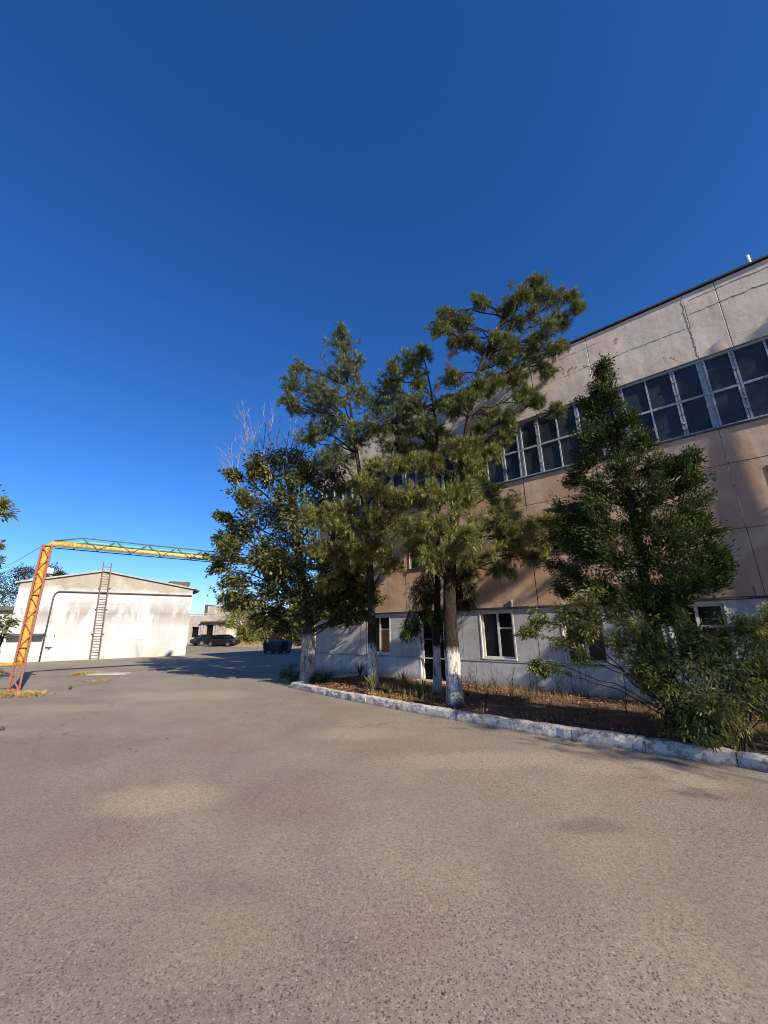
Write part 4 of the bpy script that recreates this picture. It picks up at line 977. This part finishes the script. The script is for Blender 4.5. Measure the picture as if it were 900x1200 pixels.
# ---- plants in the bed
def blades(b, n, hgt, spread, name, label, cat, mat='iris_blade', group=None, wd=.035):
    root = empty(name, tuple(b)); tag(root, label, cat, group)
    for i in range(n):
        a_ = random.uniform(0, 6.283); ln = hgt * random.uniform(.6, 1.1); s_ = random.uniform(.15, 1) * spread
        d_ = np.array([math.cos(a_), math.sin(a_), 0]); sd = np.array([-d_[1], d_[0], 0]); m = MB(); V = []
        for j in range(6):
            q = j / 5; c = d_ * (s_ * ln * q ** 1.7 + .03) + np.array([0, 0, ln * (q - .35 * s_ * q ** 3)]); ww = wd * (1 - q ** 2.2) * .5 + .002
            V += [c - sd * ww, c + sd * ww]
        m.add(V, [[2 * j, 2 * j + 1, 2 * j + 3, 2 * j + 2] for j in range(5)], True); m.build('leaf', MT[mat], root)
    return root
def soil(px, py): g = G(px, py, .1); return np.array([g[0], g[1], .09])
blades(soil(436, 813), 30, .62, .6, 'iris_clump', 'clump of pale sword leaves at the foot of the slender pine', 'plant', wd=.05)
blades(soil(457, 813), 12, .36, .8, 'iris_clump', 'low sparse clump of sword leaves between slender pine and doorway', 'plant', wd=.045)
blades(soil(494, 818), 24, .5, .8, 'iris_clump', 'wide clump of sword leaves in front of the doorway step', 'plant', wd=.05)
blades(soil(473, 809), 22, .6, .7, 'iris_clump', 'upright clump of sword leaves near the wall left of the doorway', 'plant', wd=.05)
blades(soil(422, 792), 9, .62, .9, 'yucca_plant', 'dark arching long-leaved plant by the plinth beside the boarded window', 'plant', 'ivy_leaves', wd=.05)
def bushlet(px, py, rp, label, name='low_bush', mat='ivy_leaves', n=5, sz=(.05, .10), kind='oval', cat='bush', up=.8, per=10, tw=9):
    b = soil(px, py); b[2] = 0.03; Y = b[1]; r = rp * PXM(Y)
    st = [(b + np.array([random.uniform(-.8, .8) * r, random.uniform(-.6, .6) * r, r * random.uniform(.25, up)]), r * .5) for _ in range(n)]
    return shrub(b, st, label, name, cat, mat, sz, None, per, tw, .25, kind, .2, sr=.01)
bushlet(343, 797, 15, 'dark ivy-like bush on the yard side of the broadleaf trunk', n=8)
bushlet(376, 800, 13, 'glossy low bush between the broadleaf trunk and the kerb', n=8)
bushlet(390, 800, 8, 'small leafy sprout in the bed past the broadleaf trunk', n=4)
for (px, py, rp, lb) in [(83, 769, 6, 'tuft of green weeds at the gable foot nearer the door'), (100, 769, 6, 'tuft of green weeds at the foot of the wall ladder'), (150, 768, 5, 'tuft of green weeds at the gable foot right of the ladder'), (52, 772, 4, 'tiny weed tuft at the foot of the conduit pipe')]:
    bushlet(px, py, rp, lb, 'weed_tuft', 'far_green_leaves', 4, (.08, .16), cat='weed', tw=6)
# dry weeds by the plinth
wd_specs = [(590, 800), (600, 808), (618, 802), (640, 806), (655, 812), (672, 815), (690, 818), (700, 810), (660, 822), (710, 826), (580, 806), (560, 812), (548, 818), (630, 815), (735, 838), (600, 822), (570, 828)]
for k, (px, py) in enumerate(wd_specs):
    b = soil(px, py); t = Tree(); root = empty('dry_weed', tuple(b)); tag(root, 'thin dry weed stalk in the bed against the pale plinth', 'weed', 'dry weeds along the plinth')
    for _ in range(3):
        h_ = random.uniform(.35, .75); e_ = b + np.array([random.uniform(-.15, .15), random.uniform(-.12, .12), h_]); c_ = curve(b, e_, 6, 0, .05); t.limb(c_, .006, .002, 4, 0)
        for _ in range(4):
            i = random.randint(1, 4); t.limb(curve(c_[i], c_[i] + np.array([random.uniform(-.12, .12), random.uniform(-.1, .1), random.uniform(.05, .16)]), 3), .004, .0015, 3, 0)
        m_ = 9; ii = rng.integers(2, 6, m_); t.P.append(c_[ii] + rng.normal(size=(m_, 3)) * .03); t.D.append(unit(rng.normal(size=(m_, 3)) + [0, 0, .3]))
    P, D = t.pts(); _, sh_ = finish(root, t, 'seed_heads', 'weed_stem', 'oval', P, D, .04, .02, 'plain_bark', 'stalk'); sh_['kind'] = 'stuff'
# leaf litter on the soil
nL = 9000
X_ = rng.uniform(X0 + .2, 9.5, nL); T_ = rng.random(nL); 
den = np.array([1.0 if x < 1.5 else .3 for x in X_]); keep = rng.random(nL) < den; X_, T_ = X_[keep], T_[keep]
P = np.array([F(x, -(kerb_o(x) - .22) * q - .05, .085 + .05 * math.sin(q * math.pi)) for x, q in zip(X_, T_)]); P[:, 2] += rng.uniform(0, .035, len(P))
D = unit(np.c_[rng.normal(size=(len(P), 2)), rng.normal(size=len(P)) * .25])
tag(mesh_obj('leaf_litter', leaves_mesh('leaf_litter', 'oval', P, D, rng.uniform(.04, .1, len(P)), rng.uniform(.03, .07, len(P)), roll=.5), MT['litter']), 'scatter of rusty fallen leaves covering the planter soil', 'leaf litter', None, 'stuff')
# sparse thin grass in the bed
nG = 6500; X_ = rng.uniform(-2, 9.5, nG); T_ = rng.random(nG) ** .8
P = np.array([F(x, -(kerb_o(x) - .25) * q - .04, .08 + .05 * math.sin(q * math.pi)) for x, q in zip(X_, T_)])
sel = np.array([math.sin(p[0] * 2.3) + math.sin(p[1] * 3.1 + 1) + random.uniform(-1, 1) > .3 for p in P]); P = P[sel]
D = unit(np.c_[rng.normal(size=(len(P), 2)) * .35, np.ones(len(P))])
tag(mesh_obj('bed_grass', leaves_mesh('bed_grass', 'blade', P, D, rng.uniform(.08, .26, len(P)), rng.uniform(.005, .010, len(P))), MT['bed_straw']), 'sparse dry grass sprouting from the planter soil', 'grass', None, 'stuff')
# dry grass patches in the yard
def grass_patch(px, py, rx, ry, n, label, hgt=.16):
    g = G(px, py); q = ball(n); q[:, 2] = 0
    P = np.c_[g[0] + q[:, 0] * rx, g[1] + q[:, 1] * ry, np.zeros(n)]
    cc = P[rng.integers(0, n, 40)][:, :2]; pull = cc[rng.integers(0, 40, n)]; P[:, :2] = P[:, :2] * .45 + pull * .55 + rng.normal(size=(n, 2)) * .09
    D = unit(np.c_[rng.normal(size=(n, 2)) * .8, np.ones(n) * .75])
    tag(mesh_obj('dry_grass', leaves_mesh('dry_grass', 'blade', P, D, rng.uniform(.4, 1.1, n) * hgt, rng.uniform(.008, .016, n)), MT['dry_grass']), label, 'grass', None, 'stuff')
grass_patch(22, 815, 1.05, .45, 3800, 'dry straw grass round the pylon foot')
grass_patch(100, 791, .85, .5, 1500, 'dry straw grass patch behind the loose slab', .2)
grass_patch(118, 798, .7, .2, 500, 'thin brown straw patch on asphalt before the loose slab', .08)
for (px, py, rx, ry) in [(300, 756, 5, 1.5), (285, 757.5, 4, .8), (345, 757, 4, 2)]:
    pass
g0 = G(310, 757)
nB = 16000; q = ball(nB); P = np.c_[g0[0] + q[:, 0] * 7 , g0[1] + 3 + q[:, 1] * 4.0, .0 + .9 * np.clip(1 - (q[:, 0] ** 2 + q[:, 1] ** 2), 0, 1)]
D = unit(np.c_[rng.normal(size=(nB, 2)) * .6, np.ones(nB)])
bank = MB(); kx, ky = 24, 12
for j in range(ky + 1):
    for i in range(kx + 1):
        u_, v_ = i / kx * 2 - 1, j / ky * 2 - 1
        bank.v.append((g0[0] + u_ * 7.3, g0[1] + 3 + v_ * 4.2, -.03 + .9 * max(0, 1 - u_ * u_ - v_ * v_)))
for j in range(ky):
    for i in range(kx): a_ = j * (kx + 1) + i; bank.f.append([a_, a_ + 1, a_ + kx + 2, a_ + kx + 1]); bank.sm.append(True)
tag(bank.build('earth_bank', MT['dry_earth']), kind='structure')
tag(mesh_obj('bank_grass', leaves_mesh('bank_grass', 'blade', P, D, rng.uniform(.15, .5, nB), rng.uniform(.02, .04, nB)), MT['dry_grass']), 'golden dry grass on the low bank behind the waste bins', 'grass', None, 'stuff')
# slab, stone
s0 = G(128, 790.5); sl_ = MB(); sl_.cbox(-.75, .75, -.3, .3, 0, .06, .01)
tag(sl_.build('loose_slab', MT['slab_concrete'], None, (s0[0], s0[1], .003), (0, 0, R_(8))), 'thin loose concrete slab lying on asphalt beside dry grass', 'slab')
def rock(px, py, r, label, mat='stone_dark', sq=.7):
    g = G(px, py); m = MB(); V = []; Fc = []; k, h = 8, 5
    for i in range(h):
        ph = math.pi * (i + .5) / h
        for j in range(k):
            th = 6.283 * j / k; rr = r * random.uniform(.75, 1.2)
            V.append((math.cos(th) * math.sin(ph) * rr, math.sin(th) * math.sin(ph) * rr, math.cos(ph) * rr * sq + r * sq * .7))
    for i in range(h - 1):
        for j in range(k): Fc.append([i * k + j, (i + 1) * k + j, (i + 1) * k + (j + 1) % k, i * k + (j + 1) % k])
    Fc += [list(range(k)), [(h - 1) * k + j for j in range(k)][::-1]]
    m.add(V, Fc); tag(m.build('stone', MT[mat], None, (g[0], g[1], 0)), label, 'stone')
rock(82, 808, .05, 'dark upright stone on the asphalt near the pylon', sq=1.4)
rock(2, 856, .05, 'small dark stone lying on bare asphalt', sq=.8)
rock(520, 1166, .008, 'tiny black pebble lying on the coarse asphalt')
# loose grit
nS = 2600; P = []
while len(P) < nS:
    x_, y_ = rng.uniform(-4, 4.5), rng.uniform(.8, 9)
    if to_f(np.array([x_, y_]))[1] > kerb_o(-(np.array([x_, y_]) - WP) @ WD) + .1: P.append((x_, y_, .001))
P = np.array(P); D = unit(np.c_[rng.normal(size=(nS, 2)), np.abs(rng.normal(size=nS)) * .4])
gs = rng.uniform(.004, .011, nS) * (1 + (rng.random(nS) < .04))
tag(mesh_obj('loose_grit', leaves_mesh('loose_grit', 'oval', P, D, gs, gs, roll=.3), MT['slab_concrete']), 'loose pale grit scattered over the asphalt', 'grit', None, 'stuff')
nS = 70; P = np.c_[rng.uniform(-7, 3, nS), rng.uniform(5, 14, nS), np.full(nS, .006)]
P = P[[to_f(p[:2])[1] > kerb_o(-(p[:2] - WP) @ WD) + .1 for p in P]]; D = unit(np.c_[rng.normal(size=(len(P), 2)), np.full(len(P), .15)])
tag(mesh_obj('fallen_leaves', leaves_mesh('fallen_leaves', 'oval', P, D, rng.uniform(.03, .07, len(P)), rng.uniform(.02, .05, len(P)), roll=.3), MT['litter']), 'few dry leaves blown across the asphalt', 'leaf litter', None, 'stuff')

# ================================================================== FAR THINGS
# far building
f0 = G(222, 756)[:2] + np.array([-7.8, 5.0]); Yf = f0[1]
fbld = empty('yard_building', (f0[0], Yf, 0), R_(-3)); tag(fbld, 'low pale stone building with dark openings behind the parked cars', 'building')
ops = [(7.1, 8.3, 0, 0), ]
def far_wall(x0, x1, z1, holes, m, dep=8, y=0.0):
    b = MB(); e = sorted({x0, x1, *[h[0] for h in holes], *[h[1] for h in holes]})
    for xa, xb in zip(e[:-1], e[1:]):
        hs = [h for h in holes if h[0] <= xa + 1e-6 and h[1] >= xb - 1e-6]
        if hs:
            h = hs[0]
            if h[2] > 0: b.box(xa, xb, y, y + .4, 0, h[2])
            if h[3] < z1: b.box(xa, xb, y, y + .4, h[3], z1)
        else: b.box(xa, xb, y, y + .4, 0, z1)
    b.box(x0, x1, y + .41, y + dep, 0, z1 - .02)
    b.build('wall', MT[m], fbld)
    for h in holes: MB().box(h[0] + .02, h[1] - .02, y + .3, y + .405, h[2], h[3]).build('opening', MT['dark_inside'], fbld)
far_wall(0, 10.2, 3.7, [(5.6, 6.6, .8, 2.2), (7.6, 8.6, 0.2, 2.4)], 'far_plaster')
far_wall(10.25, 18, 3.5, [(11.6, 13.0, .9, 2.3), (15, 16.3, .9, 2.3)], 'sandstone', 8, .5)
far_wall(18.05, 40, 3.8, [(20, 21.5, .8, 2.4), (24, 25.5, .8, 2.4), (28, 29.5, .8, 2.4)], 'far_plaster', 8, 0.3)
MB().box(6.95, 10.1, 1.2, 6, 3.7, 5.0).build('roof_block', MT['far_plaster'], fbld)
MB().box(6.6, 6.93, 1.0, 6, 3.7, 5.2).build('chimney_pier', MT['roof_felt'], fbld)
MB().box(7.0, 12, -.6, -.002, 2.75, 2.9).build('awning', MT['roof_felt'], fbld)
for q in (6.95, 7.3, 9.0): MB().box(q, q + .22, -.12, -.002, 0, 2.74).build('pilaster', MT['old_concrete'], fbld)
MB().box(-.2, 40.2, -.15, .4, 3.81, 3.95).build('cornice', MT['old_concrete'], fbld)
# cars
def car(loc, rz, label, L=4.5):
    root = empty('parked_car', tuple(loc), rz); root.scale = (.86, .86, .86); tag(root, label, 'car', 'dark cars parked by the low building')
    prof = [(-2.2, .35), (-2.22, .62), (-2.1, .86), (-1.5, .93), (-1.45, .94), (.95, .92), (1.6, .84), (2.1, .68), (2.2, .5), (2.16, .28), (1.75, .24), (-1.8, .24)]
    def loft(prof, wlist, name, m, parent=root):
        b = MB(); n = len(prof); V = []
        for (y, s, dz) in wlist: V += [(x * s, y, z + dz * (1 if z > .5 else 0)) for x, z in prof]
        Fc = []
        for k in range(len(wlist) - 1):
            for i in range(n): j = (i + 1) % n; Fc.append([k * n + i, k * n + j, (k + 1) * n + j, (k + 1) * n + i])
        Fc += [list(range(n)), [(len(wlist) - 1) * n + i for i in range(n)][::-1]]
        b.add(V, Fc, False); return b.build(name, MT[m], parent)
    loft(prof, [(-.86, .985, -.05), (-.8, 1, 0), (.8, 1, 0), (.86, .985, -.05)], 'body', 'car_paint')
    cab = [(-1.75, .93), (-1.05, 1.36), (-.5, 1.45), (.1, 1.43), (.45, 1.33), (1.1, .91)]
    loft(cab, [(-.74, 1, -.02), (-.6, .97, 0), (.6, .97, 0), (.74, 1, -.02)], 'cabin', 'dark_glass')
    b = MB(); b.box(-1.0, .35, -.58, .58, 1.41, 1.465); b.build('roof_panel', MT['car_paint'], root)
    for s in (-1, 1):
        for (xa, za, xb, zb) in ((-1.75, .93, -1.05, 1.38), (.38, 1.37, 1.1, .92), (-.25, .93, -.25, 1.43)):
            MB().bar((xa, s * .73, za), (xb, s * .73, zb), .06).build('pillar', MT['car_paint'], root)
        for x_ in (-1.35, 1.35):
            w_ = MB().tube([(x_, s * .70, .32), (x_, s * .88, .32)], .32, 18, smooth=False).build('wheel', MT['rubber'], root)
            MB().tube([(x_, s * .875, .32), (x_, s * .895, .32)], .2, 14, smooth=False).build('rim', MT['alloy'], w_)
        MB().box(-2.235, -2.05, s * .62 - .18, s * .62 + .18, .66, .8).build('tail_light', MT['lamp_red'], root)
        MB().box(2.02, 2.17, s * .6 - .16, s * .6 + .16, .58, .69).build('headlight', MT['alloy'], root)
        MB().box(.55, .7, s * .82 - .1, s * .82 + .1, .93, 1.05).build('mirror', MT['car_paint'], root)
c1 = G(262, 757.5); car((c1[0], c1[1], 0), R_(-20), 'black saloon car parked nearer the green shrub')
c2 = G(243, 757.0); car((c2[0] - .9, c2[1] + 2.2, 0), R_(50), 'dark car with red tail lights parked behind the black saloon')
# waste bins
def bin_(loc, rz, label, s=1.0):
    root = empty('waste_bin', tuple(loc), rz); tag(root, label, 'waste bin', 'dark waste bins before the bank')
    b = MB(); w0, w1, d0_, d1_, h_ = .5 * s, .62 * s, .36 * s, .48 * s, 1.0 * s
    V = [(-w0, -d0_, .14), (w0, -d0_, .14), (w0, d0_, .14), (-w0, d0_, .14), (-w1, -d1_, h_), (w1, -d1_, h_), (w1, d1_, h_), (-w1, d1_, h_)]
    b.add(V, [[3, 2, 1, 0], [4, 5, 6, 7], [0, 1, 5, 4], [1, 2, 6, 5], [2, 3, 7, 6], [3, 0, 4, 7]]); b.build('body', MT['bin_paint'], root)
    l = MB(); l.prism([(-w1 - .03, h_ + .002), (w1 + .03, h_ + .002), (w1 * .8, h_ + .17 * s), (-w1 * .8, h_ + .17 * s)], -d1_ - .02, d1_ + .02); l.build('lid', MT['bin_paint'], root)
    for x_ in (-.35, .35):
        MB().box(x_ * s - .02, x_ * s + .02, -d1_ - .01, -d0_ + .06, .2, h_ - .05).build('rib', MT['bin_paint'], root)
        for y_ in (-.25, .25): MB().tube([(x_ * s, y_ * s - .03, .07), (x_ * s, y_ * s + .03, .07)], .07, 10).build('castor', MT['rubber'], root)
    for s_ in (-1, 1): MB().tube([(s_ * w1, 0, h_ - .12), (s_ * (w1 + .12), 0, h_ - .12)], .03, 6).build('handle', MT['bin_paint'], root)
for (px, py, rz, lb) in [(315, 765.5, .3, 'dark waste bin tilted beside the yellow shrub side'), (324, 766, -.1, 'dark waste bin in the middle of the row'), (333, 765.5, -.2, 'dark waste bin at the broadleaf tree end of the row')]:
    g = G(px, py); bin_((g[0], g[1], 0), rz, lb, .8)
# far vegetation
def far_bush(px, py, lst, label, mat, Y=None, cat='shrub', name='shrub_mass', sz=(.16, .30), per=10, tw=12, kind='oval'):
    b = G(px, py) if Y is None else np.array([*at(px, py, Y)[:2], 0.0]); b[2] = 0
    st = []
    for (x_, y_, rp) in lst:
        Y_ = b[1] + random.uniform(-.8, .8); st.append((at(x_, y_, Y_), rp * PXM(Y_)))
    return shrub(b, st, label, name, cat, mat, sz, None, per, tw, .24, kind, .15, sr=.06)
far_bush(290, 757, [(265, 712, 7), (278, 718, 9), (285, 735, 10), (295, 725, 9), (288, 748, 8), (300, 735, 7), (275, 730, 8), (270, 705, 6), (303, 722, 6), (282, 745, 8), (293, 715, 7), (260, 702, 5), (298, 745, 6)], 'tall yellow-green shrub growing behind the parked cars', 'yellow_green_leaves', tw=44, per=20)
far_bush(258, 754, [(256, 725, 8), (250, 720, 6), (262, 732, 7), (255, 740, 6), (248, 732, 5)], 'sparse reddish shrub in front of the low building', 'red_leaves', sz=(.08, .16), per=12, tw=18)
far_bush(325, 757, [(326, 735, 8), (320, 728, 7), (332, 740, 7), (328, 722, 6), (318, 742, 6)], 'rusty brown shrub behind the waste bins', 'brown_leaves', tw=26, per=14)
far_bush(312, 757, [(310, 735, 7), (308, 725, 6), (313, 745, 7), (338, 728, 8), (342, 738, 8), (345, 748, 7)], 'dull green shrub on both sides of the rusty one', 'far_green_leaves', tw=30, per=18)
far_bush(350, 757, [(352, 725, 10), (348, 740, 9), (370, 720, 12), (360, 745, 9), (385, 730, 12), (345, 720, 8)], 'dark green bush mass seen past the broadleaf trunk', 'ivy_leaves', tw=34, per=18)
# tree behind the warehouse
def far_tree(px, Y, lst, label, mat, trunk_h, sz=(.2, .36), tw=20, per=14, r0=.22, name='olive_tree'):
    b = np.array([*at(px, 740, Y)[:2], 0.0]); root = empty(name, tuple(b)); tag(root, label, 'tree'); t = Tree()
    Tr = trunk(t, [b - [0, 0, .2], b + [0, 0, trunk_h * .5], b + [.1, 0, trunk_h]], r0, r0 * .35, 10)
    clumps(t, Tr, lst, Y, tw, per, .07, .85, .1, .2, t0=.4)
    P, D = t.pts(); finish(root, t, 'crown', mat, 'oval', P, D, rng.uniform(*sz, len(P)), rng.uniform(*sz, len(P)) * .6, 'plain_bark')
far_tree(20, 40, [(5, 690, 13, 0), (20, 680, 12, .5), (38, 672, 10, 0), (55, 668, 9, .4), (68, 672, 6, .2), (-8, 685, 14, 0), (-10, 705, 12, 0), (10, 700, 12, -.5), (30, 690, 12, .5), (50, 680, 10, -.4), (25, 668, 7, 0), (75, 674, 4, 0)], 'olive brown tree crown rising behind the warehouse roof', 'olive_leaves', 5.5)
far_tree(-70, 11.5, [(-4, 588, 14, 0), (4, 600, 9, .3), (-20, 575, 20, .2), (8, 592, 5, -.2), (-3, 655, 6, .2), (-25, 640, 18, 0), (-40, 600, 25, .3), (-60, 560, 30, 0), (-85, 600, 30, .3), (-95, 650, 25, 0), (-5, 640, 5, 0)], 'yellow-green tree whose branch tips reach in above the pylon', 'yellow_green_leaves', 4.6, (.09, .17), 16, 12, .16, 'walnut_tree')
far_bush(-25, 800, [(8, 733, 7), (-4, 730, 10), (15, 728, 4), (2, 745, 5), (-15, 735, 14), (-25, 755, 16), (-30, 780, 15)], 'green leafy bush at the pylon, hiding the low annex', 'far_green_leaves', Y=15.5, sz=(.12, .22), tw=9, per=9)
